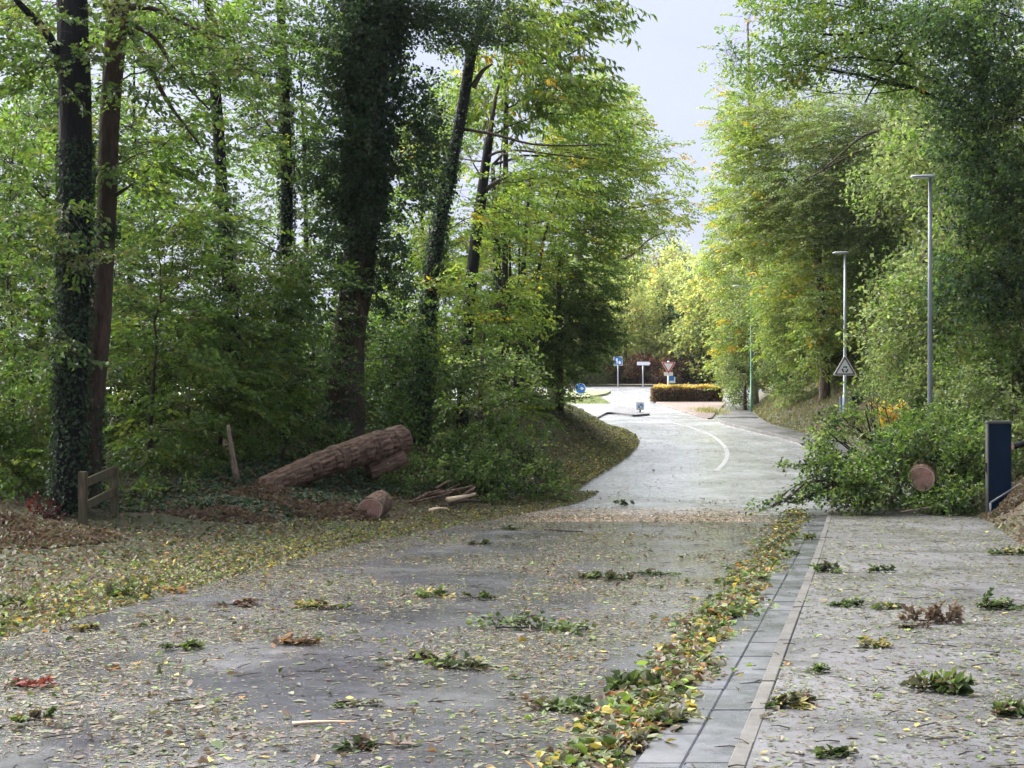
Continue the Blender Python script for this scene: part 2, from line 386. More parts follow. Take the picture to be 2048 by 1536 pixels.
# ------------------------------------------------------------------ foliage
def rot_frames(d, roll, g):
    """frames with x along d, z mostly up, rolled"""
    d = d / (np.linalg.norm(d, axis=1, keepdims=True) + 1e-9)
    up = np.tile([0.0, 0, 1], (len(d), 1)) + g.normal(0, .08, (len(d), 3))
    y = np.cross(up, d); y /= np.linalg.norm(y, axis=1, keepdims=True) + 1e-9
    z = np.cross(d, y)
    c, s = np.cos(roll)[:, None], np.sin(roll)[:, None]
    return np.stack([d, y * c + z * s, z * c - y * s], 2)
def spray_template(kind, g):
    P_, A_, S_ = [], [], []
    if kind == 'beech':            # flat layered spray of many small leaves
        for t in np.linspace(.12, 1, 8):
            for sgn in (1, -1):
                ln = .46 * (1.05 - .75 * t); a = sgn * (.85 + g.normal(0, .12))
                for q in np.linspace(.25, 1, max(1, int(round(3.4 * (1.15 - t))))):
                    P_.append((t + q * ln * cos(a), q * ln * sin(a), -.16 * t * t + g.normal(0, .02)))
                    b = a * .6 + sgn * g.uniform(-.7, .9); A_.append((cos(b), sin(b), -.25 + g.normal(0, .2))); S_.append(g.uniform(.75, 1.15))
        P_.append((1.02, 0, -.17)); A_.append((1, 0, -.4)); S_.append(1)
    elif kind == 'chestnut':       # long drooping leaves along a bare shoot
        for t in np.linspace(.25, 1, 9):
            a = g.uniform(-1.3, 1.3); P_.append((t, g.normal(0, .03), -.1 * t * t)); A_.append((cos(a), sin(a), -.7 + g.normal(0, .25))); S_.append(g.uniform(.8, 1.2))
    else:                          # bushy clump, leaves every way
        for _ in range(17):
            t = g.uniform(.15, 1); p = np.array([t, 0, -.1 * t * t]) + g.normal(0, .16, 3); P_.append(p)
            a = g.normal(0, 1, 3) + np.array([.9, 0, -.15]); A_.append(a / np.linalg.norm(a)); S_.append(g.uniform(.7, 1.2))
    return np.array(P_), np.array(A_), np.array(S_)
_g0 = np.random.default_rng(3)
TPL = {k: [spray_template(k, _g0) for _ in range(6)] for k in ('beech', 'chestnut', 'bush')}
def leaf_quads(pos, ax, nrm, L, W, g, fold=.25):
    ax = ax / (np.linalg.norm(ax, axis=1, keepdims=True) + 1e-9)
    sd = np.cross(ax, nrm); sd /= np.linalg.norm(sd, axis=1, keepdims=True) + 1e-9
    nr = np.cross(sd, ax)
    L = L[:, None]; W = W[:, None]
    m = pos + ax * L * .48 + nr * W * fold
    t = pos + ax * L - nr * L * .12
    V = np.stack([pos, m + sd * W * .5, t, m - sd * W * .5], 1)
    return V
def pick_cols(pal, n, g, per=.22):
    cols = np.array([c for c, _ in pal]); wt = np.array([x for _, x in pal], float); wt /= wt.sum()
    c = cols[g.choice(len(pal), n, p=wt)]
    return c * np.exp(g.normal(0, per, (n, 1)))
def sprays(pts, dirs, kind, slen, L, W, pal, g, jit=.45, twigs=True, roll=.35, spraymix=.7, cluster_pal=None):
    """leaves and twiglets for sprays rooted at pts; returns V, quads, col"""
    n = len(pts); R = rot_frames(dirs, g.normal(0, roll, n), g)
    s = slen * g.uniform(.7, 1.25, n)
    VV, CC = [], []
    base = pick_cols(pal, n, g, .12)
    ids = g.integers(0, 6, n)
    for k in range(6):
        sel = np.where(ids == k)[0]
        if not len(sel): continue
        p, a, S = TPL[kind][k]; m = len(p)
        pos = pts[sel][:, None] + s[sel][:, None, None] * np.einsum('nij,mj->nmi', R[sel], p)
        ax = np.einsum('nij,mj->nmi', R[sel], a) + g.normal(0, jit * .5, (len(sel), m, 3))
        nr = np.repeat(R[sel][:, None, :, 2], m, 1) + g.normal(0, jit, (len(sel), m, 3))
        l = L * S[None] * g.uniform(.8, 1.2, (len(sel), m)); wv = l * (W / L)
        V = leaf_quads(pos.reshape(-1, 3), ax.reshape(-1, 3), nr.reshape(-1, 3), l.ravel(), wv.ravel(), g)
        c = np.repeat(base[sel][:, None], m, 1).reshape(-1, 3)
        own = pick_cols(pal, len(c), g, .25)
        mixm = (g.random((len(c), 1)) < spraymix)
        c = np.where(mixm, c * np.exp(g.normal(0, .18, (len(c), 1))), own)
        VV.append(V); CC.append(c)
    V = np.concatenate(VV); C = np.repeat(np.concatenate(CC), 4, 0).reshape(-1, 3)
    V = V.reshape(-1, 3); Q = np.arange(len(V)).reshape(-1, 4)
    if twigs:
        r = .0035 + .004 * s; a0 = pts - R[:, :, 0] * (s * .35)[:, None]; a1 = pts + R[:, :, 0] * (s * .9)[:, None] - R[:, :, 2] * (.12 * s)[:, None]
        y = R[:, :, 1] * r[:, None]; z = R[:, :, 2] * r[:, None]
        ring = lambda o, f: [o + y * f, o - y * .5 * f + z * .87 * f, o - y * .5 * f - z * .87 * f]
        T = np.stack(ring(a0, 1.0) + ring(a1, .4), 1)
        b = len(V) + np.arange(n)[:, None, None] * 6
        q = np.array([[0, 1, 4, 3], [1, 2, 5, 4], [2, 0, 3, 5]])[None]
        V = np.concatenate([V, T.reshape(-1, 3)]); Q = np.concatenate([Q, (b + q).reshape(-1, 4)])
        C = np.concatenate([C, np.tile([.03, .022, .016], (n * 6, 1))])
    return V, Q, C
def ell_points(c, r, n, g, shell=.45):
    d = g.normal(0, 1, (n, 3)); d /= np.linalg.norm(d, axis=1, keepdims=True)
    return c + d * np.array(r) * (g.random(n) ** shell)[:, None], d

# colours of living leaves (linear)
G_DARK = (.020, .042, .016); G_IVY = (.028, .060, .026); G_MID = (.070, .122, .034); G_FRESH = (.122, .195, .045)
G_YEL = (.185, .225, .045); G_GREY = (.150, .185, .095); G_OLIVE = (.120, .130, .05); Y_LEAF = (.42, .29, .035); O_LEAF = (.38, .17, .03)
G_PALE = (.22, .27, .12); B_LEAF = (.13, .065, .03); G_BLUE = (.06, .11, .075)
PAL_BEECH = [(G_MID, 4.5), (G_FRESH, 3.6), (G_DARK, .6), (G_OLIVE, 1.2), (G_YEL, .5)]
PAL_SHADE = [(G_DARK, 1.6), (G_MID, 4), ((.045, .085, .04), 2), (G_FRESH, 1.6)]
PAL_IVY = [((.034, .066, .032), 5), ((.022, .044, .02), 3.5), ((.06, .095, .036), 1.6), ((.09, .12, .07), .4)]
PAL_LIT = [(tuple(c * 1.15 for c in G_FRESH), 4), (tuple(c * 1.15 for c in G_YEL), 4), (G_MID, 1.2), (Y_LEAF, .12)]  # yellow greens with the glow of light through leaves painted in
PAL_GREY = [(tuple(c * 1.15 for c in G_GREY), 4), (G_MID, 1.5), (G_OLIVE, 1.5), (G_PALE, 1), (G_FRESH, 1)]
PAL_YG = [(G_YEL, 3), (G_PALE, 2.5), (G_FRESH, 2), (Y_LEAF, .35)]
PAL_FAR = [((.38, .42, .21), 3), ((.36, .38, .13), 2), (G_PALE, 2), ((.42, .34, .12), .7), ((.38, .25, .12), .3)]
PAL_RUST = [((.10, .035, .03), 3), ((.05, .022, .022), 3), (O_LEAF, .4), (G_OLIVE, .8)]

def leaf_count(rx, rz, L, W, lai): return int(lai * pi * rx * rz / (.30 * L * W))
NPER = {'beech': 34, 'chestnut': 9, 'bush': 17}
for k in TPL: NPER[k] = int(np.mean([len(t[0]) for t in TPL[k]]))

def clump_mesh(c, r, kind, slen, L, W, pal, lai, g, off, axis_pt=None, up=0.0, roll=.35, jit=.45, mat=None, shell=.45, twigs=True):
    n = max(3, leaf_count((r[0] + r[1]) / 2, r[2], L, W, lai) // NPER[kind])
    p, d = ell_points(np.asarray(c), r, n, g, shell)
    if axis_pt is None: axis_pt = c
    out = p - np.asarray(axis_pt); out[:, 2] *= .35
    out /= np.linalg.norm(out, axis=1, keepdims=True) + 1e-6
    dr = out + g.normal(0, .45, (n, 3)); dr[:, 2] = dr[:, 2] * .5 + up + g.normal(-.12, .18, n)
    V, Q, C = sprays(p, dr, kind, slen, L, W, pal, g, jit, twigs, roll)
    return fast_mesh('foliage', V - off, Q, C, [mat or M_LEAF]), p

def limb_parts(p0, c, r, pts, rad, g, nsub=7):
    """a limb from p0 to the clump centre and its forks"""
    p0 = np.asarray(p0, float); c = np.asarray(c, float)
    d = c - p0; ln = np.linalg.norm(d)
    mid = p0 + d * .5 + np.array([0, 0, .10 * ln]) + g.normal(0, .05 * ln, 3)
    main = resample([p0, p0 + d * .2 + np.array([0, 0, .04 * ln]), mid, c, c + d / (ln + 1e-6) * min(r) * .5], 9)
    main[1:-1] += g.normal(0, .015 * ln, (7, 3))
    out = [tube(main, np.linspace(rad, rad * .25, 9), 7, .05, int(g.integers(1e6)))]
    for k in range(nsub):
        i = int(g.integers(3, 9)); q = pts[int(g.integers(len(pts)))]
        a = main[i]; m = (a + q) / 2 + g.normal(0, .08 * np.linalg.norm(q - a), 3)
        s = resample([a, m, q], 6)
        out.append(tube(s, np.linspace(rad * .3 * (1.15 - i / 10), .004, 6), 4))
        for _ in range(2):
            q2 = q + (pts[int(g.integers(len(pts)))] - q) * .35; a2 = s[3]
            out.append(tube(resample([a2, (a2 + q2) / 2 + g.normal(0, .05, 3), q2], 5), np.linspace(.012, .003, 5), 3))
    return out

def ivy_on(pts, rad, thick, g, off, n, L=.075, pal=PAL_IVY, hang=.5):
    """ivy coat: leaves facing outward round a trunk path; thick = outward spread (array over path)"""
    pts = np.asarray(pts); k = len(pts); t = g.random(n) ** .9 * (k - 1); i = np.minimum(t.astype(int), k - 2); f = (t - i)[:, None]
    c = pts[i] * (1 - f) + pts[i + 1] * f
    rr = np.interp(t, np.arange(k), rad); th = np.interp(t, np.arange(k), thick)
    a = g.uniform(0, 2 * pi, n); lump = .55 + .45 * np.sin(a * 2 + t * 2.3) * np.sin(t * 3.1 + 1) + .2 * np.sin(a * 5 + t * 5)
    o = np.stack([np.cos(a), np.sin(a), np.zeros(n)], 1)
    rad_ = rr + np.maximum(th, .01) * np.clip(lump, .15, 1.2) * g.random(n) ** .5
    p = c + o * rad_[:, None] + np.array([0, 0, 1]) * g.normal(0, .06, n)[:, None]
    ax = o * .35 + np.array([0, 0, -hang]) + g.normal(0, .45, (n, 3)); nr = o + np.array([0, 0, .5]) + g.normal(0, .4, (n, 3))
    l = L * g.uniform(.6, 1.3, n)
    V = leaf_quads(p, ax, nr, l, l * .85, g, .12).reshape(-1, 3)
    C = np.repeat(pick_cols(pal, n, g, .25), 4, 0)
    return fast_mesh('ivy', V - off, np.arange(len(V)).reshape(-1, 4), C, [M_IVY])

def tree(name, label, cat, trunk, bark_m, clumps=(), limbs=(), ivy=None, group=None, seed=1, kind='beech', slen=.85, L=.125, W=.078, pal=PAL_BEECH, sides=12, nsub=7,
         ground=True, above=None, wob=.06, limb_mat=None, mat=None):
    """trunk: (px, py, Y, width_px) from the top down or base up; clumps: (px, py, Y, rx_px, ry_px, depth_m, lai[, overrides])"""
    g = np.random.default_rng(seed)
    tp = np.array([P(a, b, c) for a, b, c, d in trunk]); tr_ = np.array([d / FPX * c / 2 for a, b, c, d in trunk])
    if tp[0, 2] > tp[-1, 2]: tp = tp[::-1]; tr_ = tr_[::-1]
    b = tp[0].copy(); zg = float(gz(b[0], b[1]))
    if ground:
        if b[2] > zg + .05:
            tp = np.vstack([[b[0], b[1], zg], tp]); tr_ = np.r_[tr_[0] * 1.15, tr_]
        tp = np.vstack([[tp[0, 0], tp[0, 1], zg - .3], tp]); tr_ = np.r_[tr_[0] * 1.25, tr_]
    root = empty(name, (b[0], b[1], zg), label, cat, group)
    off = np.array([b[0], b[1], zg])
    if above:                                     # the trunk goes on above the picture
        t_ = tp[-1] - tp[-2]; t_ /= np.linalg.norm(t_); tp = np.vstack([tp, tp[-1] + t_ * above]); tr_ = np.r_[tr_, tr_[-1] * .45]
    n = max(8, len(tp) * 4); s = np.r_[0, np.cumsum(np.linalg.norm(np.diff(tp, axis=0), axis=1))]
    path = resample(tp, n); rad = np.interp(np.linspace(0, s[-1], n), s, tr_)
    V, Q, T = tube(path, rad, sides, wob, seed, True)
    mesh_obj('trunk', fast_mesh('trunk', V - off, Q, mats=[bark_m], tris=T, smooth=True), root)
    lm = limb_mat or bark_m
    for lp in limbs:                               # limbs the photograph shows: list of (px, py, Y), width px
        pp, w0 = lp; q = resample([P(*x) for x in pp], max(7, 3 * len(pp)))
        r0 = w0 / FPX * pp[0][2] / 2
        V, Q, T = tube(q, np.linspace(r0, r0 * .3, len(q)), 7, .06, seed + 5, True)
        mesh_obj('limb', fast_mesh('limb', V - off, Q, mats=[lm], tris=T, smooth=True), root)
    for cl_ in clumps:
        ov = cl_[7] if len(cl_) > 7 else {}
        px, py, Y, rx, ry, dep, lai = cl_[:7]
        c = P(px, py, Y); r = (rx / FPX * Y, dep, ry / FPX * Y)
        low = path[path[:, 2] < c[2] - .15 * abs(c[0] - b[0])]
        src = low[-1] if len(low) else path[1]
        if 'src' in ov: src = P(*ov['src'])
        me, pts = clump_mesh(c, r, ov.get('kind', kind), ov.get('slen', slen), ov.get('L', L), ov.get('W', W), ov.get('pal', pal), lai, g, off, axis_pt=src, roll=ov.get('roll', .35), up=ov.get('up', 0.0), mat=mat, shell=ov.get('shell', .45))
        rl = min(.09, max(.018, .012 * np.linalg.norm(c - src)))
        V, Q, T = join(limb_parts(src, c, r, pts, min(rl, np.interp(src[2], path[:, 2], rad) * .6 + .01), g, ov.get('nsub', nsub)))
        lo = mesh_obj('limb', fast_mesh('limb', V - off, Q, mats=[M_BARK_TWIG if rl < .03 else lm], tris=T, smooth=True), root)
        mesh_obj('foliage', me, lo, kind='stuff')
    for iv in (ivy or ()):
        t0, t1, thick, nn = iv[:4]; sel = slice(int(t0 * (n - 1)), max(int(t0 * (n - 1)) + 2, int(t1 * (n - 1)) + 1))
        q = path[sel]; th = np.interp(np.linspace(0, 1, len(q)), np.linspace(0, 1, len(thick)), thick)
        o = mesh_obj('ivy', ivy_on(q, rad[sel], th, g, off, nn, iv[4] if len(iv) > 4 else .075), root, kind='stuff')
    return root

def copy_tree(o, parent=None):
    c = o.copy(); COL.objects.link(c)
    if parent is not None: c.parent = parent
    for ch in list(o.children): copy_tree(ch, c)
    return c
# ------------------------------------------------------------------ the wood on the left
tree('ivy_clad_tree', 'tall nearly black trunk with ivy up its foot, behind the post and rail fence', 'tree',
     [(128, 1085, 26, 62), (140, 850, 26, 58), (150, 500, 26, 62), (152, 260, 26, 66), (145, 60, 26, 62), (143, -60, 26, 60)], M_BARK_DARK,
     clumps=[(70, 25, 28, 150, 60, 1.5, 1.3), (40, 120, 25.5, 150, 120, 1.3, 1.5), (60, 470, 25.2, 130, 90, 1.2, 1.5), (30, 690, 25.5, 120, 90, 1.2, 1.4), (250, -260, 27, 420, 200, 3.0, .45), (-200, -100, 26, 260, 260, 2.5, .5),
             (165, 515, 24.8, 90, 45, .6, 1.0), (150, 700, 25, 60, 40, .5, .8)],
     limbs=[([(128, 150, 26), (95, 60, 25.8), (40, 10, 25.5), (0, -40, 25.2)], 26)],
     ivy=[(.02, .42, [.16, .14, .10, .05], 5200, .07), (.05, .4, [.05, .05], 1500, .07)], seed=21, above=7, slen=.75, L=.12, W=.075, pal=PAL_BEECH, wob=.04)
tree('brown_barked_tree', 'leaning tree with brown scaly bark beside the nearly black trunk', 'tree',
     [(178, 1000, 26.8, 50), (180, 860, 26.8, 46), (200, 650, 26.8, 44), (213, 440, 26.8, 40), (218, 250, 26.8, 40), (232, 60, 26.8, 44), (238, 10, 26.8, 44)], M_BARK_BROWN,
     clumps=[(340, 30, 29, 160, 60, 1.5, 1.3), (330, 120, 26.5, 190, 110, 1.4, 1.3), (300, 300, 27, 150, 90, 1.2, 1.3), (420, -150, 27, 330, 170, 2.4, .5), (220, 20, 26.2, 70, 30, .5, 1.6, {'pal': PAL_GREY, 'kind': 'bush', 'slen': .35})],
     limbs=[([(252, 50, 26.8), (290, 110, 26.6), (330, 200, 26.4), (400, 290, 26.2)], 14), ([(255, 45, 26.8), (310, 70, 26.6), (360, 160, 26.5), (420, 220, 26.3)], 12),
            ([(238, 20, 26.8), (300, 10, 26.7), (390, 60, 26.5), (450, 75, 26.3)], 14), ([(214, 400, 26.8), (240, 385, 26.7), (262, 370, 26.6)], 12)],
     ivy=[(.02, .2, [.10, .05], 900, .07), (.42, .46, [.12, .12], 250, .07)], seed=22, above=3, pal=PAL_BEECH, wob=.03)
tree('slender_dark_tree', 'slender dark tree standing alone in the gap between the brown trunk and the ivy column', 'tree',
     [(492, 960, 34, 30), (470, 700, 34, 26), (450, 480, 34, 26), (436, 250, 34, 24), (424, 100, 34, 20)], M_BARK_DARK,
     clumps=[(400, 60, 33, 170, 110, 1.7, 1.4), (370, 430, 33, 150, 90, 1.6, 1.6), (520, 250, 34, 110, 80, 1.2, .9), (400, 610, 33, 170, 90, 1.7, 2.0), (560, 560, 33.5, 120, 80, 1.3, 1.6)],
     ivy=[(.02, .45, [.18, .08], 1600, .08)], seed=23, above=5, pal=PAL_BEECH, group='slender trees in the left wood')
tree('slender_dark_tree', 'slender dark tree close beside the ivy column, ivy thick round its foot', 'tree',
     [(560, 930, 36, 30), (572, 700, 36, 24), (574, 450, 36, 24), (572, 250, 36, 22), (566, 120, 36, 20)], M_BARK_DARK,
     clumps=[(530, 90, 35, 120, 110, 1.5, 1.6), (600, 620, 35, 110, 90, 1.3, 1.8), (500, 440, 35.5, 110, 60, 1.2, .9), (600, 760, 35, 110, 90, 1.3, 1.8)],
     ivy=[(.02, .7, [.35, .15, .1, .05], 4200, .085)], seed=24, above=5, pal=PAL_SHADE, group='slender trees in the left wood')
tree('ivy_column_tree', 'massive tree wrapped in a thick dark ivy column, bare brown bark at its foot', 'tree',
     [(688, 905, 36, 82), (690, 800, 36, 74), (700, 650, 36, 66), (715, 560, 36, 66), (735, 300, 36, 64), (748, 60, 36, 60), (752, -60, 36, 58)], M_BARK_BROWN,
     clumps=[(700, 120, 36, 105, 130, 1.1, 2.6, {'L': .10, 'W': .08, 'kind': 'bush', 'slen': .4, 'pal': PAL_IVY}), (690, 330, 35.7, 95, 110, .95, 2.8, {'L': .10, 'W': .08, 'kind': 'bush', 'slen': .4, 'pal': PAL_IVY}),
             (715, 480, 35.6, 90, 95, .85, 2.6, {'L': .10, 'W': .08, 'kind': 'bush', 'slen': .4, 'pal': PAL_IVY}), (830, 290, 36, 60, 150, .9, 2.0, {'L': .10, 'W': .08, 'kind': 'bush', 'slen': .4, 'pal': PAL_IVY}),
             (900, 40, 36.5, 150, 65, 1.5, 2.6, {'L': .09, 'W': .07, 'kind': 'bush', 'slen': .45, 'pal': PAL_IVY}), (760, 20, 36, 120, 70, 1.4, 2.0, {'L': .09, 'W': .07, 'kind': 'bush', 'slen': .45, 'pal': PAL_IVY}),
             (780, -230, 36, 330, 190, 3.0, .6, {'L': .12}), (770, 560, 35.8, 50, 90, .6, 1.3, {'kind': 'bush', 'slen': .4, 'pal': PAL_IVY})],
     ivy=[(.36, .98, [.2, .6, .75, .65, .6], 20000, .125), (.04, .36, [.06, .06, .12], 900, .07)], seed=25, above=5, sides=16, wob=.07, pal=PAL_SHADE)
tree('leaning_ivied_tree', 'slim leaning tree forked near its top, ivy on its foot, right of the ivy column', 'tree',
     [(836, 925, 38, 40), (846, 760, 38, 34), (852, 640, 38, 31), (878, 450, 38, 27), (905, 320, 38, 24), (928, 200, 38, 23), (942, 100, 38, 22), (966, 40, 38, 18)], M_BARK_DARK,
     clumps=[(1020, 60, 38, 110, 75, 1.2, 1.5, {'pal': PAL_LIT, 'kind': 'chestnut', 'L': .2, 'W': .07, 'slen': .6}), (980, 430, 38.5, 110, 90, 1.2, 1.2, {'pal': PAL_LIT}), (880, 610, 38, 90, 80, 1.0, 1.5, {'pal': PAL_LIT}), (900, 740, 37.5, 90, 60, 1.0, 1.4)],
     limbs=[([(940, 110, 38), (925, 80, 38), (905, 60, 38)], 16), ([(945, 175, 38), (965, 140, 37.9), (985, 128, 37.8)], 14),
            ([(925, 258, 38), (990, 268, 37.6), (1060, 290, 37.2), (1150, 292, 36.9), (1215, 288, 36.6)], 7)],
     ivy=[(.02, .55, [.16, .12, .16, .1], 4200, .08), (.55, .95, [.06, .05], 900, .07)], seed=26, above=3, pal=PAL_BEECH, limb_mat=M_BARK_GREY)
tree('broken_dark_tree', 'black leaning trunk right of the leaning ivied tree, bare side branches reaching over the road', 'tree',
     [(925, 800, 42, 24), (938, 600, 42, 25), (955, 450, 42, 23), (965, 380, 42, 21), (978, 275, 42, 18)], M_BARK_DARK,
     clumps=[(1060, 360, 42, 120, 80, 1.6, 1.1, {'pal': PAL_LIT}), (1130, 230, 42, 110, 70, 1.5, 1.0, {'pal': PAL_LIT}), (870, 330, 44, 70, 110, 1.4, 1.2), (900, 500, 44, 80, 80, 1.4, 1.5), (960, 190, 44, 80, 90, 1.4, 1.2), (1000, 620, 43, 80, 70, 1.3, 1.7), (920, 670, 43, 70, 60, 1.2, 1.6)],
     limbs=[([(966, 320, 42), (990, 302, 41.8), (1040, 300, 41.5), (1130, 312, 41), (1190, 318, 40.7)], 6), ([(965, 385, 42), (990, 365, 41.8), (1022, 350, 41.6)], 12), ([(978, 280, 42), (990, 200, 42), (1010, 120, 42)], 12)],
     seed=27, pal=PAL_LIT, limb_mat=M_BARK_GREY, group='slim trees over the road')
tree('sweet_chestnut', 'chestnut with long drooping yellow green leaves hanging into the sky gap', 'tree',
     [(1010, 880, 44, 14), (1010, 500, 44, 12), (1012, 200, 44, 10), (1015, 60, 44, 10)], M_BARK_TWIG,
     clumps=[(1110, 60, 42, 110, 90, 1.4, 1.3), (1120, 170, 42, 110, 70, 1.3, 1.1), (1180, 20, 42.5, 110, 50, 1.2, .8), (1040, 180, 43, 110, 90, 1.4, 1.4), (1200, -90, 42, 190, 80, 2.0, 1.0)],
     limbs=[([(1015, 120, 44), (1080, 130, 43), (1130, 115, 42.5), (1170, 90, 42)], 8)],
     seed=28, kind='chestnut', slen=.75, L=.24, W=.085, pal=[(G_FRESH, 4), (G_MID, 2), (G_YEL, 2.5), (Y_LEAF, .12)], above=4)
tree('multi_stemmed_tree', 'pale green tree of many thin upright stems behind the bushy hornbeam', 'tree',
     [(1000, 860, 48, 15), (1000, 600, 48, 12), (990, 440, 48, 11), (985, 330, 48, 8)], M_BARK_TWIG,
     clumps=[(1120, 330, 49, 120, 110, 1.9, 1.6), (1180, 450, 49, 110, 90, 1.8, 1.6), (1060, 480, 49, 110, 80, 1.8, 1.5), (1150, 200, 50, 110, 80, 1.8, 1.3), (1210, 300, 50, 90, 90, 1.6, 1.1), (1000, 560, 48, 100, 70, 1.6, 1.4)],
     limbs=[([(1010, 850, 48), (1022, 560, 48), (1016, 380, 48)], 10), ([(1040, 850, 48), (1046, 520, 48), (1062, 340, 48)], 18), ([(1060, 700, 48), (1085, 470, 48), (1125, 360, 48)], 10), ([(1030, 800, 48), (1040, 560, 48), (1036, 400, 48)], 9)],
     ivy=[(.1, .9, [.3, .25], 1600, .09)], seed=29, pal=PAL_LIT, L=.13, W=.075, slen=.9)
tree('bushy_hornbeam', 'dense green bushy tree at the inner corner of the road bend', 'tree',
     [(1120, 880, 50, 20), (1118, 700, 50, 14), (1118, 520, 50, 8)], M_BARK_GREY,
     clumps=[(1060, 770, 49.5, 90, 75, 1.5, 2.4), (1135, 675, 50, 80, 90, 1.4, 2.8), (1070, 640, 50, 100, 90, 1.7, 2.6), (1140, 560, 50.5, 95, 80, 1.6, 2.3), (1180, 640, 50.5, 55, 90, 1.1, 2.0), (1040, 840, 49, 100, 40, 1.4, 1.8), (1085, 825, 50, 55, 40, .9, 2.2)],
     seed=30, kind='beech', slen=.6, L=.10, W=.055, pal=[(G_MID, 4), (G_DARK, 1.5), (G_FRESH, 2), (G_GREY, 1.5)])
tree('yellowing_tree', 'loose yellow green tree beyond the bend, left side of the sky gap', 'tree',
     [(1098, 820, 67, 15), (1150, 560, 69, 12), (1200, 300, 71, 8)], M_BARK_GREY,
     clumps=[(1240, 330, 72, 90, 80, 2.6, 1.2), (1270, 430, 72, 90, 80, 2.6, 1.0), (1190, 250, 72, 90, 90, 2.6, 1.3), (1200, 520, 73, 90, 90, 2.6, 1.6), (1330, 400, 74, 70, 70, 2, .55), (1330, 320, 74, 60, 40, 1.8, .4)],
     limbs=[([(1215, 525, 68), (1260, 515, 68), (1300, 475, 68), (1330, 465, 68)], 8)],
     seed=31, pal=PAL_YG, L=.18, W=.10, slen=1.1)

# low boughs and understorey of the left wood
under = [
    ('hazel_shrub', 'light hazel shrub with pale broad leaves in front of the bushy hornbeam', (960, 900, 40), [(985, 740, 40, 75, 45, 1.0, 1.6, {'pal': [(G_PALE, 3), (G_FRESH, 2), (G_MID, 1)], 'kind': 'bush', 'L': .14, 'W': .1}), (950, 830, 39, 90, 60, 1.1, 1.8), (1030, 830, 40, 60, 50, .9, 1.6)]),
    ('beech_sapling', 'young beech filling the space left of the nearly black trunk', (20, 1010, 29), [(30, 320, 29, 120, 110, 1.4, 1.5), (20, 560, 28.5, 110, 100, 1.4, 1.7), (30, 800, 28.5, 120, 80, 1.3, 1.9), (40, 960, 28, 120, 60, 1.2, 2.0)]),
    ('beech_sapling', 'young beech with layered boughs just right of the brown trunk', (300, 980, 31), [(310, 480, 31, 140, 110, 1.5, 1.9), (320, 700, 31, 140, 100, 1.5, 2.2), (300, 880, 30.5, 130, 70, 1.4, 2.2), (420, 800, 31.5, 120, 90, 1.4, 2.2)]),
    ('beech_sapling', 'young beech with layered boughs at the foot of the slender dark tree', (440, 930, 33), [(480, 690, 33, 120, 90, 1.4, 2.2), (400, 900, 32, 110, 60, 1.2, 2.2), (520, 800, 33, 90, 90, 1.2, 2.0)]),
    ('bramble_shrub', 'low tangled green bramble between the fence and the pale snapped stem', (360, 1010, 28.5), [(320, 985, 28.2, 80, 32, .8, 1.7, {'kind': 'bush', 'L': .085, 'W': .06, 'slen': .35}), (420, 965, 29.8, 80, 34, .8, 1.7, {'kind': 'bush', 'L': .085, 'W': .06, 'slen': .35}), (270, 1020, 27, 50, 22, .5, 1.4, {'kind': 'bush', 'L': .08, 'W': .06, 'slen': .3})]),
    ('bramble_shrub', 'low green bramble behind the lower end of the big trunk section', (560, 960, 32), [(550, 915, 32.2, 70, 40, .8, 2.0, {'kind': 'bush', 'L': .09, 'W': .065, 'slen': .4}), (640, 880, 33.6, 60, 36, .7, 1.8, {'kind': 'bush', 'L': .09, 'W': .065, 'slen': .4})]),
    ('holly_shrub', 'dark evergreen shrub crowding the foot of the ivy column', (620, 920, 36), [(610, 830, 36.5, 90, 80, 1.2, 2.4, {'pal': PAL_IVY}), (780, 720, 37, 60, 120, .9, 1.9, {'pal': PAL_SHADE}), (770, 840, 37, 60, 60, .9, 1.8, {'pal': PAL_SHADE})]),
]
for i, (nm, lb, (bx, by, bY), cls) in enumerate(under):
    hb_ = .25 if 'bramble' in nm else 1
    tree(nm, lb, 'shrub', [(bx, by, bY, 12), (bx, by - 120 * hb_, bY, 9), (bx + 10, by - 260 * hb_, bY, 6)], M_BARK_TWIG, clumps=cls, seed=60 + i, pal=[(tuple(c_ * 1.25 for c_ in G_MID), 3), (G_FRESH, 4), (G_YEL, 1.2), (G_OLIVE, 1)] if 'beech' in nm else PAL_BEECH,
         group='young beeches under the tall trees' if 'beech' in nm else None, slen=.75, L=.125, W=.08, sides=7, kind='beech' if nm != 'holly_shrub' else 'bush')

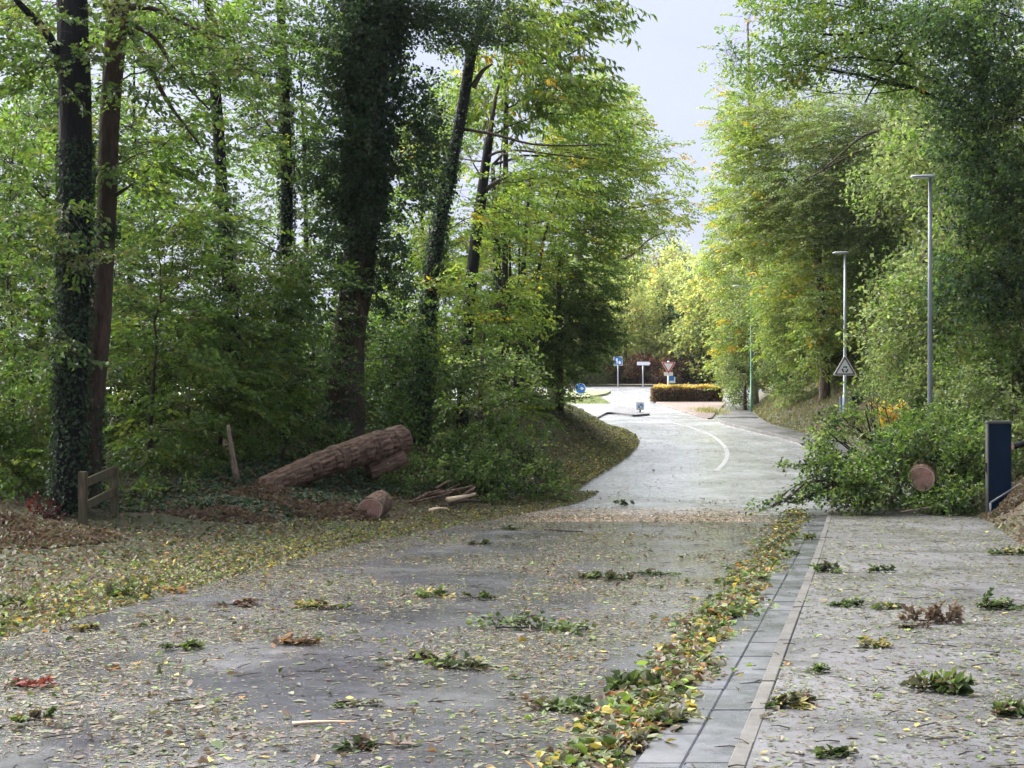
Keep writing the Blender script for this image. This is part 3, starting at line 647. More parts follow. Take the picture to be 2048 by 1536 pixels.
# trees deeper in: prototypes built once, copied
def proto_tree(name, label, cat, h, rcrown, lean, kind, pal, L, W, slen, lai, seed, bark_m, low=.25, n=7, rt=.1, group=None, zsq=.8):
    g = np.random.default_rng(seed)
    root = empty(name, (0, 0, 0), label, cat, group)
    tp = resample([(0, 0, -.4), (lean * .2, .05, h * .3), (lean * .5, -.05, h * .6), (lean, 0, h)], 14)
    V, Q, T = tube(tp, np.linspace(rt, rt * .15, 14), 8, .06, seed, True)
    mesh_obj('trunk', fast_mesh('trunk', V, Q, mats=[bark_m], tris=T, smooth=True), root)
    for k in range(n):
        f = low + (1.0 - low) * (k + .5) / n; a = k * 2.4 + g.uniform(-.5, .5)
        R_ = rcrown * (1.15 - .75 * abs(f - .45)) * g.uniform(.7, 1.0)
        i = int(f * .8 * 13); src = tp[i]
        c = tp[min(13, int(f * 13))] + np.array([cos(a) * R_ * .6, sin(a) * R_ * .6, g.uniform(-.2, .2)])
        r = (R_ * .62, R_ * .62, R_ * .62 * zsq)
        me, pts = clump_mesh(c, r, kind, slen, L, W, pal, lai, g, np.zeros(3), axis_pt=src)
        V, Q, T = join(limb_parts(src, c, r, pts, rt * .4, g, 6))
        lo = mesh_obj('limb', fast_mesh('limb', V, Q, mats=[M_BARK_TWIG], tris=T, smooth=True), root)
        mesh_obj('foliage', me, lo, kind='stuff')
    return root
def place(first, proto, spots, labels=None, rs=None):
    """first use moves the prototype, later ones are copies"""
    r = RR if rs is None else rs
    for i, (x, y, s) in enumerate(spots):
        o = proto if (first and i == 0) else copy_tree(proto)
        o.location = (x, y, float(gz(x, y)) - .05); o.rotation_euler = (0, 0, r.uniform(0, 6.28)); o.scale = (s, s, s * r.uniform(.92, 1.1))
        if labels: o['label'] = labels if isinstance(labels, str) else labels[i % len(labels)]
def at(px, Y): return (px - 1024) / FPX * Y
pa = proto_tree('background_beech', 'thin trunked beech standing deep in the left wood against the sky', 'tree', 11, 3.2, .6, 'beech', PAL_BEECH, .15, .09, 1.0, 1.15, 101, M_BARK_DARK, .12, 8, .13, 'beeches deep in the left wood')
place(True, pa, [(at(80, 42), 42, 1.0), (at(260, 46), 46, 1.05), (at(620, 50), 50, 1.1), (at(-60, 36), 36, 1.0), (at(860, 54), 54, 1.0), (at(980, 60), 60, 1.0), (at(160, 36), 36, .8)], ['background beech seen left of the nearly black trunk, against the sky', 'background beech in the gap between the brown trunk and the slender dark tree', 'background beech directly behind the massive ivy column', 'background beech at the picture edge behind the young beech', 'background beech seen behind the slim leaning forked tree', 'background beech seen behind the black leaning trunk with bare branches', 'smaller background beech close behind the two big front trunks'])
pb = proto_tree('understorey_bush', 'low leafy bush on the floor of the left wood', 'bush', 2.6, 1.7, .2, 'bush', PAL_BEECH, .11, .075, .5, 2.0, 102, M_BARK_TWIG, .1, 6, .04, 'bushes on the floor of the left wood', .7)
place(True, pb, [(at(30, 32), 32, .9), (at(-30, 29), 29, .8), (at(270, 36), 36, 1.0), (at(380, 38), 38, 1.0), (at(560, 40), 40, 1.1), (at(480, 46), 46, 1.2), (at(740, 44), 44, 1.2), (at(900, 46), 46, 1.1), (at(650, 42), 42, 1.0), (at(820, 42), 42, .9)], ['low bush on the wood floor left of the nearly black trunk', 'low bush on the wood floor at the very edge of the picture', 'low bush on the wood floor behind the fence', 'low bush on the wood floor right of the fence, under the layered beech', 'low bush behind the pale snapped stem', 'low bush deep in the wood between the slender dark trees', 'low bush right behind the bare foot of the ivy column', 'low bush behind the black leaning trunk', 'low bush left of the ivy column foot', 'low bush behind the foot of the slim leaning forked tree'])

# ------------------------------------------------------------------ trees of the right bank
tree('dark_overhanging_tree', 'dark leafy tree close behind the tall grey street lamp, filling the picture edge', 'tree',
     [(2150, 940, 36, 50), (2140, 500, 36, 44), (2100, 100, 36, 36)], M_BARK_DARK,
     clumps=[(1990, 120, 37, 120, 140, 1.6, 2.2), (2000, 360, 37.5, 110, 120, 1.5, 2.2), (1980, 560, 38, 120, 110, 1.6, 2.2), (2000, 740, 38, 120, 90, 1.6, 2.4, {'pal': PAL_BEECH}), (1890, 40, 37.5, 120, 60, 1.5, 1.6), (1930, 250, 38, 80, 80, 1.2, 1.5), (2050, -200, 36, 260, 160, 2.5, .7)],
     seed=41, kind='bush', slen=.55, L=.12, W=.08, pal=[(G_DARK, 3), (G_MID, 3), (G_BLUE, 2), (G_FRESH, 1)], above=4)
tree('spreading_oak', 'spreading tree with long bare limbs and fresh green leaves reaching into the sky gap', 'tree',
     [(2010, 900, 42, 46), (1990, 500, 42, 40), (1960, 150, 42, 34), (1940, 0, 42, 28)], M_BARK_DARK,
     clumps=[(1660, 110, 40, 150, 80, 1.6, 1.25), (1560, 140, 40, 90, 70, 1.3, 1.0), (1760, 60, 41, 140, 80, 1.6, 1.3), (1700, -60, 41, 260, 110, 2.4, .9), (1640, 20, 41, 160, 60, 1.6, 1.2), (1850, 150, 41, 110, 80, 1.4, 1.2)],
     limbs=[([(1945, 10, 42), (1890, 18, 41.5), (1835, 25, 41), (1760, 60, 40.5), (1690, 72, 40), (1640, 68, 39.7)], 13), ([(1850, 20, 41.2), (1790, 60, 40.8), (1720, 65, 40.5), (1660, 110, 40), (1590, 125, 39.6)], 10),
            ([(1900, 30, 41.5), (1830, 70, 41), (1790, 130, 40.6), (1750, 165, 40.2), (1730, 205, 40)], 9)],
     seed=42, kind='bush', slen=.6, L=.15, W=.08, pal=[(G_FRESH, 4), (G_MID, 2.5), (G_YEL, 1.2), (Y_LEAF, .06)], above=3)
tree('grey_green_tree', 'fine twigged grey green tree with long drooping limbs behind the street lamps', 'tree',
     [(1960, 860, 59, 26), (1940, 500, 59, 24), (1900, 250, 59, 20)], M_BARK_GREY,
     clumps=[(1700, 270, 58, 130, 80, 2.2, 1.7), (1640, 380, 58, 110, 80, 2.1, 1.7), (1780, 350, 58.5, 120, 90, 2.2, 1.8), (1830, 230, 58.5, 110, 80, 2.1, 1.6), (1720, 470, 58, 120, 90, 2.2, 2.0), (1800, 520, 58, 110, 90, 2.1, 2.0, {'pal': PAL_BEECH}), (1870, 400, 58.5, 90, 90, 1.9, 2.0)],
     limbs=[([(1890, 250, 58), (1800, 255, 56.4), (1730, 265, 55.8), (1690, 300, 55.3), (1640, 345, 55)], 9), ([(1880, 160, 58), (1850, 178, 57), (1790, 195, 56)], 10), ([(1850, 270, 58), (1760, 280, 56), (1700, 310, 55.4), (1610, 360, 55)], 8)],
     seed=43, kind='beech', slen=1.05, L=.125, W=.062, pal=PAL_GREY)
tree('leafy_bank_tree', 'green leafy tree on the bank between the two grey lamps', 'tree',
     [(1850, 870, 46, 22), (1845, 650, 46, 18), (1850, 480, 46, 12)], M_BARK_GREY,
     clumps=[(1835, 620, 46, 65, 80, 1.2, 2.3), (1890, 620, 45, 100, 90, 1.5, 2.3), (1840, 730, 46, 60, 70, 1.1, 2.3), (1880, 750, 44, 100, 70, 1.4, 2.2), (1940, 680, 44, 90, 90, 1.4, 2.2)],
     seed=44, kind='bush', slen=.6, L=.12, W=.075, pal=PAL_GREY)
tree('pale_bank_tree', 'pale yellow green tree behind the lamp that carries the warning sign', 'tree',
     [(1650, 760, 60, 22), (1640, 600, 60, 18), (1630, 400, 60, 12)], M_BARK_GREY,
     clumps=[(1560, 330, 60, 90, 80, 2.1, 1.8), (1520, 430, 60, 80, 80, 1.9, 1.7), (1600, 470, 60, 90, 90, 2.1, 2.0), (1600, 580, 62, 90, 90, 2.0, 2.2), (1680, 590, 60, 90, 90, 2.0, 2.2), (1620, 680, 62, 90, 60, 1.8, 2.2), (1710, 700, 61, 100, 70, 2.0, 2.4), (1632, 660, 57.5, 40, 90, .9, 2.2), (1540, 220, 61, 80, 70, 2.0, 1.5), (1500, 300, 61, 60, 80, 1.6, 1.3), (1620, 250, 61, 80, 80, 2.0, 1.5)],
     seed=45, kind='beech', slen=.95, L=.15, W=.08, pal=PAL_YG)
tree('yellowing_birch', 'yellowing tree with thin bare top twigs at the right edge of the sky gap', 'tree',
     [(1510, 800, 81, 15), (1505, 500, 81, 12), (1500, 200, 81, 7), (1495, 40, 81, 4)], M_BARK_PALE,
     clumps=[(1490, 250, 81, 60, 80, 2.0, .9), (1490, 400, 81, 70, 90, 2.2, 1.4), (1480, 520, 81, 70, 80, 2.2, 1.8), (1500, 640, 81, 70, 70, 2.0, 2.0), (1480, 720, 82, 50, 60, 1.6, 2.0), (1475, 120, 81, 60, 80, 2.0, .22, {'nsub': 34}), (1500, 30, 81, 50, 60, 2.0, .3, {'nsub': 26}), (1455, 230, 81, 40, 50, 1.6, .2, {'nsub': 20})],
     seed=46, kind='beech', slen=1.0, L=.16, W=.09, pal=PAL_YG, limb_mat=M_BARK_PALE)
tree('roadside_shrub', 'pale leafy shrub round the foot of the green lamp post', 'shrub',
     [(1490, 822, 77, 8), (1490, 770, 77, 6)], M_BARK_TWIG,
     clumps=[(1480, 785, 77.5, 20, 36, .7, 2.4), (1475, 740, 79, 36, 40, 1.0, 2.2), (1540, 745, 78, 50, 40, 1.2, 1.8)], seed=47, kind='bush', slen=.5, L=.12, W=.08, pal=PAL_GREY, sides=6)
pc = proto_tree('bank_tree', 'green tree on top of the right bank, seen between nearer crowns', 'tree', 10.5, 3.2, .5, 'bush', PAL_GREY, .17, .105, .85, 1.7, 103, M_BARK_DARK, .08, 9, .13, 'trees on top of the right bank')
place(True, pc, [(at(2000, 44), 44, 1.0), (at(1900, 52), 52, 1.0), (at(1780, 66), 66, 1.0), (at(1690, 72), 72, 1.05), (at(1620, 74), 74, 1.0), (at(2120, 40), 40, 1.0), (at(1560, 84), 84, 1.0)], ['tree on the right bank behind the tall grey lamp and the dark tree', 'tree on the right bank right of the tall grey lamp head', 'tree on the right bank between the two grey lamps', 'tree on the right bank behind the lamp with the warning sign', 'tree on the right bank left of the light grey lamp head', 'tree on the right bank at the very edge of the picture', 'tree on the right bank behind the pale green lamp'])
pd = proto_tree('bank_bush', 'leafy bush on the slope of the right bank', 'bush', 2.6, 1.8, .2, 'bush', PAL_GREY, .12, .08, .5, 2.0, 104, M_BARK_TWIG, .1, 6, .04, 'bushes on the right bank', .7)
place(True, pd, [(at(1950, 37), 37, .8), (at(2030, 34), 34, .9), (at(1900, 41), 41, .9), (at(1860, 44), 44, .8), (at(1800, 57), 57, .9), (at(1850, 48), 48, 1.0), (at(1960, 42), 42, 1.1), (at(2060, 38), 38, 1.2), (at(1640, 64), 64, 1.0), (at(1600, 74), 74, .9), (at(1575, 74), 74, .8), (at(1715, 62), 62, 1.0)], ['bush on the bank close behind the dark blue post', 'bush on the bank above the handrail', 'bush on the bank behind the fallen branches, left of the dark blue post', 'bush on the bank at the foot of the tall grey lamp', 'bush on the bank between the lamps, behind the dark blue bin', 'bush on the bank just left of the tall grey lamp', 'bush higher on the bank behind the dark blue post', 'bush at the picture edge above the handrail', 'bush above the dry grassy slope left of the warning sign', 'bush above the dry grassy slope nearer the pale green lamp', 'small bush above the dry grassy slope by the pale green lamp', 'bush on the bank right behind the warning sign'])

# ------------------------------------------------------------------ far trees behind the roundabout
pe = proto_tree('far_tree', 'hazy yellow green tree far beyond the roundabout', 'tree', 10, 4.2, .3, 'bush', PAL_FAR, .34, .22, 1.3, 1.7, 105, M_BARK_GREY, .05, 9, .2, 'hazy trees far beyond the roundabout')
place(True, pe, [(at(1250, 135), 135, .95), (at(1310, 140), 140, 1.0), (at(1370, 142), 142, .9), (at(1200, 138), 138, 1.0), (at(1440, 130), 130, 1.0), (at(1140, 142), 142, 1.1), (at(1500, 128), 128, 1.2), (at(1340, 170), 170, 1.25), (at(1270, 168), 168, 1.2), (at(1560, 125), 125, 1.3)])
pf = proto_tree('far_evergreen', 'darker blue green tree far beyond the roundabout', 'tree', 10, 3.2, .2, 'bush', [(G_BLUE, 3), (G_MID, 3), (G_DARK, 1)], .32, .2, 1.2, 1.8, 106, M_BARK_GREY, .05, 8, .2, 'dark trees far beyond the roundabout')
place(True, pf, [(at(1400, 136), 136, .98), (at(1330, 152), 152, .8), (at(1445, 140), 140, .9)])
pg = proto_tree('far_bush', 'olive green bush on the far side of the roundabout', 'bush', 3.2, 2.3, .2, 'bush', [(G_OLIVE, 3), (G_GREY, 2), (G_MID, 2), (B_LEAF, .5)], .2, .13, .7, 2.2, 107, M_BARK_TWIG, .1, 6, .05, 'olive bushes on the far side of the roundabout', .8)
place(True, pg, [(at(1390, 131), 131, .85), (at(1420, 130), 130, .85), (at(1452, 129), 129, .9), (at(1215, 132), 132, .9), (at(1180, 128), 128, 1.1), (at(1485, 122), 122, 1.0), (at(1130, 128), 128, 1.2)])
ph = proto_tree('purple_bush', 'dark red purple bush behind the road signs', 'bush', 2.6, 2.0, .1, 'bush', PAL_RUST, .18, .12, .6, 2.4, 108, M_BARK_TWIG, .1, 6, .05, 'dark purple bushes behind the road signs', .8)
place(True, ph, [(at(1250, 129), 129, .9), (at(1285, 130), 130, .85), (at(1318, 129), 129, .95), (at(1350, 129.5), 129.5, .9)], ['dark purple bush right of the square blue sign', 'dark purple bush behind the white direction plate', 'dark purple bush left of the give way sign', 'dark purple bush right of the give way sign'])
print('trees', round(time.time() - T0, 1), TRIS[0])
# ------------------------------------------------------------------ plates, poles, signs
def round_poly(pts, r, n=4):
    pts = [np.array(p, float) for p in pts]; out = []
    for i, p in enumerate(pts):
        a = pts[i - 1] - p; b = pts[(i + 1) % len(pts)] - p
        a /= np.linalg.norm(a); b /= np.linalg.norm(b)
        h = math.acos(max(-1, min(1, float(a @ b)))) / 2; t = r / math.tan(h)
        s, e = p + a * t, p + b * t
        for k in range(n + 1):
            f = k / n; out.append((1 - f) ** 2 * s + 2 * f * (1 - f) * p + f * f * e)
    return np.array(out)
def plate(name, pts, y, th, mat, parent, z0=0.0, x0=0.0):
    """flat shape in the x-z plane, front face at y, thickness th going away"""
    pts = np.asarray(pts, float); n = len(pts)
    ar = np.sum(pts[:, 0] * np.roll(pts[:, 1], -1) - np.roll(pts[:, 0], -1) * pts[:, 1])
    if ar < 0: pts = pts[::-1]
    V = np.array([(x0 + p[0], y, z0 + p[1]) for p in pts] + [(x0 + p[0], y + th, z0 + p[1]) for p in pts])
    me = bpy.data.meshes.new(name)
    me.from_pydata([tuple(v) for v in V], [], [tuple(range(n)), tuple(range(2 * n - 1, n - 1, -1))] + [(i, n + i, n + (i + 1) % n, (i + 1) % n) for i in range(n)])
    me.materials.append(mat); TRIS[0] += n * 4
    return mesh_obj(name, me, parent)
M_GALV = simple('galvanised_steel', (0.42, 0.44, 0.46), 0.45, 0.7, 0.12, 9)
M_GREYPAINT = simple('grey_lamp_paint', (0.16, 0.18, 0.18), 0.4, 0.2, 0.12, 5)
M_GREENPAINT = simple('pale_green_lamp_paint', (0.16, 0.34, 0.24), 0.45, 0.0, 0.1, 5)
M_LIGHTGREY = simple('light_grey_lamp_paint', (0.36, 0.39, 0.42), 0.4, 0.3, 0.1, 5)
M_WHITE = simple('white_sign_face', (0.86, 0.87, 0.88), 0.35, 0, 0.04, 8)
M_RED = simple('red_sign_border', (0.55, 0.05, 0.06), 0.35, 0, 0.1, 8)
M_DULLRED = simple('weathered_red_border', (0.20, 0.10, 0.09), 0.45, 0, 0.15, 14)
M_BLACK = simple('black_sign_ink', (0.02, 0.02, 0.024), 0.4, 0, 0.1, 8)
M_BLUE = simple('blue_sign_face', (0.03, 0.22, 0.58), 0.35, 0, 0.08, 8)
M_NAVY = simple('dark_blue_paint', (0.003, 0.017, 0.040), 0.75, 0, 0.35, 4, .15)
M_LIT_GREY = simple('cap_and_lit_side_grey', (0.085, 0.09, 0.08), 0.7, 0, 0.2, 12)  # cap grey, also painting in the light on the post's side and top
M_LENS = simple('frosted_lamp_glass', (0.62, 0.65, 0.68), 0.25, 0, 0.05, 5)

def lamp_post(label, px, Y, top_py, mat, head_px, arm_px=0, group='street lamps along the bend'):
    b = P(px, 0, Y); b[2] = float(gz(b[0], b[1])); top = P(px, top_py, Y)[2] - b[2]
    r = empty('street_lamp', b, label, 'street lamp', group)
    tube_obj('pole', [(0, 0, -.2), (0, 0, .9), (0, 0, .95), (0, 0, top * .55), (0, 0, top)], [.085, .085, .065, .055, .04], mat, r, 14)
    mesh_obj('access_door', box_mesh('access_door', -.035, .035, -.092, -.08, .4, .75, mat, .003), r)
    hw = head_px / FPX * Y; a = arm_px / FPX * Y
    if arm_px: tube_obj('arm', [(0, 0, top - .12), (-.1, 0, top), (-a, 0, top + .05)], [.035, .03, .025], mat, r, 8)
    x1 = -a + .10 if arm_px else .12
    V, Q = [], []
    prof = [(0, .10, .022), (.12, .15, .045), (.5, .17, .05), (.85, .15, .055), (1, .08, .04)]
    for (f, wy, h) in prof:
        x = x1 - hw + hw * f
        for k in range(10):
            an = 2 * pi * k / 10; V.append((x, wy * cos(an), top + .04 + h * sin(an) * (1 if sin(an) > 0 else .5)))
    for i in range(4):
        for k in range(10): Q.append((i * 10 + k, i * 10 + (k + 1) % 10, i * 10 + 10 + (k + 1) % 10, i * 10 + 10 + k))
    T = [(0, k + 1, k) for k in range(1, 9)] + [(40, 40 + k, 41 + k) for k in range(1, 9)]
    h = mesh_obj('luminaire', fast_mesh('luminaire', V, Q, mats=[M_LIGHTGREY], tris=T, smooth=True), r)
    mesh_obj('lamp_glass', box_mesh('lamp_glass', x1 - hw * .85, x1 - hw * .3, -.1, .1, top + .002, top + .02, M_LENS, .004), h)
    return r
lamp_post('tall grey street lamp standing behind the heap of fallen branches', 1860, 36, 357, M_GREYPAINT, 48)
lamp_post('light grey street lamp that carries the triangular warning sign', 1690, 54, 508, M_LIGHTGREY, 31)
lamp_post('pale green street lamp at the far shrub, its head half hidden in leaves', 1503, 75, 574, M_GREENPAINT, 17, 25)

# warning sign on the second lamp
bs = P(1690, 752, 53.85)
ws = empty('warning_sign', bs, 'white triangular roundabout warning sign with a dull border, fixed to the light grey lamp', 'road sign')
h_ = .40; tri = lambda a: [(-a, -a * .577 * 1.0), (a, -a * .577), (0, a * 1.155)]
zc = .27
plate('backplate', round_poly(tri(.43), .04), 0, .02, M_WHITE, ws, zc)
plate('border', round_poly(tri(.385), .03), -.004, .004, M_DULLRED, ws, zc)
plate('face', round_poly(tri(.30), .02), -.008, .004, M_WHITE, ws, zc - .005)
for k in range(3):                                 # three arrows chasing each other round a ring
    a0 = radians(90 + 120 * k + 42); pts = []
    sweep = radians(70)
    for f in np.linspace(0, 1, 8): pts.append((.115 * cos(a0 - sweep * f), .115 * sin(a0 - sweep * f)))
    e = a0 - sweep
    pts += [(.145 * cos(e), .145 * sin(e)), (.092 * cos(e - .45), .092 * sin(e - .45)), (.04 * cos(e), .04 * sin(e))]
    for f in np.linspace(1, 0, 8): pts.append((.072 * cos(a0 - sweep * f), .072 * sin(a0 - sweep * f)))
    plate('arrow', pts, -.011, .003, M_BLACK, ws, zc - .035)
mesh_obj('clamp', box_mesh('clamp', -.06, .06, .02, .1, .2, .26, M_GALV, .004), ws)

# bin on its own short post behind the lamp
bb = P(1713, 0, 55.2); bb[2] = float(gz(bb[0], bb[1]))
bn = empty('litter_bin', bb, 'dark blue square bin on a short post beside the light grey lamp', 'litter bin')
zb = P(0, 818, 55.2)[2] - bb[2]
mesh_obj('body', box_mesh('body', -.2, .2, -.18, .18, zb, zb + .42, M_NAVY, .02), bn)
mesh_obj('lid', box_mesh('lid', -.22, .22, -.2, .2, zb + .423, zb + .46, M_NAVY, .012), bn)
tube_obj('post', [(0, .21, -.2), (0, .21, zb + .3)], .03, M_GALV, bn, 8)
bp = P(1684, 0, 55.5); bp[2] = float(gz(bp[0], bp[1]))
pb_ = empty('marker_post', bp, 'pale blue slim post close behind the light grey lamp', 'post')
zt = P(0, 796, 55.5)[2] - bp[2]
mesh_obj('shaft', box_mesh('shaft', -.08, .06, -.03, .03, -.1, zt, simple('pale_blue_paint', (.2, .34, .52), .5), .01), pb_)
mesh_obj('cap', box_mesh('cap', -.085, .065, -.035, .035, zt + .002, zt + .03, M_LIGHTGREY, .008), pb_)

def sign_pole(root, h, r=.035, mat=M_GALV, z0=-.2):
    tube_obj('pole', [(0, .05, z0), (0, .05, h)], r, mat, root, 10)
def ground_root(name, px, py, label, cat, group=None, Y=None):
    if Y is None: b = on_ground(px, py)
    else: b = P(px, 0, Y); b[2] = float(gz(b[0], b[1]))
    return empty(name, b, label, cat, group), b
def zpx(b, py): return P(0, py, b[1])[2] - b[2]
sq = lambda a, b: [(-a, -b), (a, -b), (a, b), (-a, b)]

r_, b = ground_root('give_way_sign', 1337, 806, 'white inverted triangle give way sign with a red border, standing in the box hedge', 'road sign', Y=88.5)
k_ = b[1] / FPX
sign_pole(r_, zpx(b, 722), .06, M_WHITE)
inv = lambda a: [(-a, a * .62), (a, a * .62), (0, -a * 1.05)]
zc = zpx(b, 733)
plate('backplate', round_poly(inv(.43), .05), -.02, .02, M_WHITE, r_, zc)
plate('border', round_poly(inv(.395), .04), -.024, .004, M_RED, r_, zc)
plate('face', round_poly(inv(.27), .02), -.028, .004, M_WHITE, r_, zc + .012)
plate('lower_plate', round_poly(sq(.26, .11), .03), -.02, .02, M_WHITE, r_, zpx(b, 748))
bs = mesh_obj
q = plate('blue_plate', round_poly(sq(.20, .21), .03), -.02, .02, M_BLUE, r_, zpx(b, 760), .22)
plate('white_edge', round_poly([(-.17, -.18), (.17, -.18), (.17, .18), (.11, .18), (.11, -.05), (-.17, -.05)], .01, 1), -.024, .004, M_WHITE, r_, zpx(b, 760), .22)

r_, b = ground_root('blue_square_sign', 1236, 776, 'square blue sign with white symbol on a grey pole before the purple bushes', 'road sign', Y=122)
sign_pole(r_, zpx(b, 714), .05, M_GALV)
zc = zpx(b, 722)
plate('backplate', round_poly(sq(.36, .36), .05), -.02, .02, M_WHITE, r_, zc)
plate('face', round_poly(sq(.32, .32), .04), -.024, .004, M_BLUE, r_, zc)
plate('symbol_bar', sq(.07, .24), -.028, .004, M_WHITE, r_, zc - .02, -.1)
plate('symbol_side_arm', [(0, -.25), (.2, -.25), (.2, -.05), (.09, .02), (0, -.06)], -.028, .004, M_WHITE, r_, zc, .02)

r_, b = ground_root('direction_sign', 1286, 774, 'blank looking white direction plate, pointed at one end, on a single grey pole', 'road sign', Y=121)
sign_pole(r_, zpx(b, 724), .05, M_GALV)
plate('panel', round_poly([(-.52, -.14), (.45, -.14), (.58, 0), (.45, .14), (-.52, .14)], .04), -.03, .03, M_WHITE, r_, zpx(b, 727), .03)
plate('border', round_poly([(-.55, -.165), (.46, -.165), (.62, 0), (.46, .165), (-.55, .165)], .04), -.015, .012, M_BLACK, r_, zpx(b, 727), .03)

r_, b = ground_root('mandatory_direction_sign', 1161, 796, 'round blue sign with a white arrow, low beside the bushy hornbeam', 'road sign', Y=92)
sign_pole(r_, zpx(b, 770), .035, M_GALV)
disc = lambda r: [(r * cos(a), r * sin(a)) for a in np.linspace(0, 2 * pi, 28, endpoint=False)]
zc = zpx(b, 777)
plate('backplate', disc(.33), -.02, .02, M_WHITE, r_, zc)
plate('face', disc(.30), -.024, .004, M_BLUE, r_, zc)
plate('arrow', [(-.22, -.035), (.03, -.035), (.03, -.12), (.23, .0), (.03, .12), (.03, .035), (-.22, .035)], -.028, .004, M_WHITE, r_, zc)

r_, b = ground_root('traffic_bollard', 1280, 830, 'small white and blue island bollard on the tip of the low kerbed island', 'bollard', Y=72.6)
ph_ = zpx(b, 804)
mesh_obj('base', box_mesh('base', -.17, .17, -.1, .1, .0, .07, M_BLACK, .01), r_)
tube_obj('stem', [(0, 0, .05), (0, 0, .22)], .05, M_GREYPAINT, r_, 10)
mesh_obj('body', box_mesh('body', -.2, .2, -.05, .05, .2, ph_, M_WHITE, .03), r_)
plate('blue_disc', [(x, z) for x, z in disc(.12)], -.056, .005, M_BLUE, r_, ph_ - .2, .02)
plate('arrow', [(-.1, .06), (-.07, .1), (.03, 0), (.07, .05), (.09, -.1), (-.06, -.09), (-.01, -.04)], -.06, .003, M_WHITE, r_, ph_ - .2, .02)

# low islands
def island(name, pxs, h, mat, dz=0.0):
    g_ = [on_ground(*p) for p in pxs]; p2 = round_poly([q[:2] for q in g_], .25, 3); n = len(p2)
    ar = np.sum(p2[:, 0] * np.roll(p2[:, 1], -1) - np.roll(p2[:, 0], -1) * p2[:, 1])
    if ar < 0: p2 = p2[::-1]
    c = p2.mean(0); ins = c + (p2 - c) * .97
    V = [(x, y, zr(y) - .1) for x, y in p2] + [(x, y, zr(y) + h - .02) for x, y in p2] + [(x, y, zr(y) + h) for x, y in ins]
    F = [tuple(range(2 * n, 3 * n))]
    for lv in (0, 1): F += [(lv * n + i, lv * n + (i + 1) % n, lv * n + n + (i + 1) % n, lv * n + n + i) for i in range(n)]
    me = bpy.data.meshes.new(name); me.from_pydata([tuple(map(float, v)) for v in V], [], F); me.materials.append(mat)
    return tag(mesh_obj(name, me), kind='structure')
M_DIRT = asphalt('bare_reddish_soil', (.09, .055, .042), (.24, .16, .13), 1.2, .4, .7, .95, .02)
M_ISLANDGRASS = asphalt('mown_pale_grass', (.10, .13, .03), (.27, .29, .10), 1.2, .3, .8, .95, .02)
island('traffic_island', [(1105, 810), (1240, 812), (1262, 822), (1300, 831), (1268, 834), (1215, 827), (1105, 822)], .10, M_PAVE)
island('hedge_island', [(1311, 806), (1332, 814), (1400, 835), (1423, 841), (1432, 828), (1452, 808), (1440, 801)], .08, M_DIRT)
island('grass_island', [(1080, 800), (1165, 800), (1212, 791), (1222, 786), (1190, 784), (1080, 786)], .16, M_ISLANDGRASS)
def far_strip(name, y0, y1, dz, mat):
    ys = np.arange(y0, y1 + .01, .9); xs = np.linspace(-40, 26, 34)
    V = np.array([[(x, y, float(gz(x, y)) + dz) for x in xs] for y in ys])
    return tag(mesh_obj(name, fast_mesh(name, V.reshape(-1, 3), grid_faces(*V.shape[:2])[:, ::-1], mats=[mat])), kind='structure')
far_strip('far_footpath', FAR + .05, FAR + 2.8, .03, asphalt('pale_dry_verge', (.26, .22, .16), (.45, .39, .30), .8, .5, .7, .9))

# worn white line round the bend
lp = resample([on_ground(*q) for q in [(1275, 836), (1330, 843), (1380, 854), (1425, 872), (1450, 893), (1456, 908), (1450, 925), (1432, 943)]], 40)
m_, n_, b_ = new_mat('worn_road_paint'); v_ = objco(n_); t_, r_ = noise_col(n_, 5, [(.45, (.31, .315, .33)), (.7, (.45, .455, .47))], v_, 9, .75); n_.links.new(r_.outputs[0], b_.inputs['Base Color']); b_.inputs['Roughness'].default_value = .35
tg_ = np.gradient(lp, axis=0)[:, :2]; tg_ /= np.linalg.norm(tg_, axis=1, keepdims=True); nn_ = np.stack([-tg_[:, 1], tg_[:, 0]], 1)
V = np.array([[(p[0] + s_ * .07 * q[0], p[1] + s_ * .07 * q[1], float(zr(p[1] + s_ * .07 * q[1])) + .005) for s_ in (-1, 1)] for p, q in zip(lp, nn_)])
tag(mesh_obj('road_marking', fast_mesh('road_marking', V.reshape(-1, 3), grid_faces(40, 2), mats=[m_])), kind='structure')
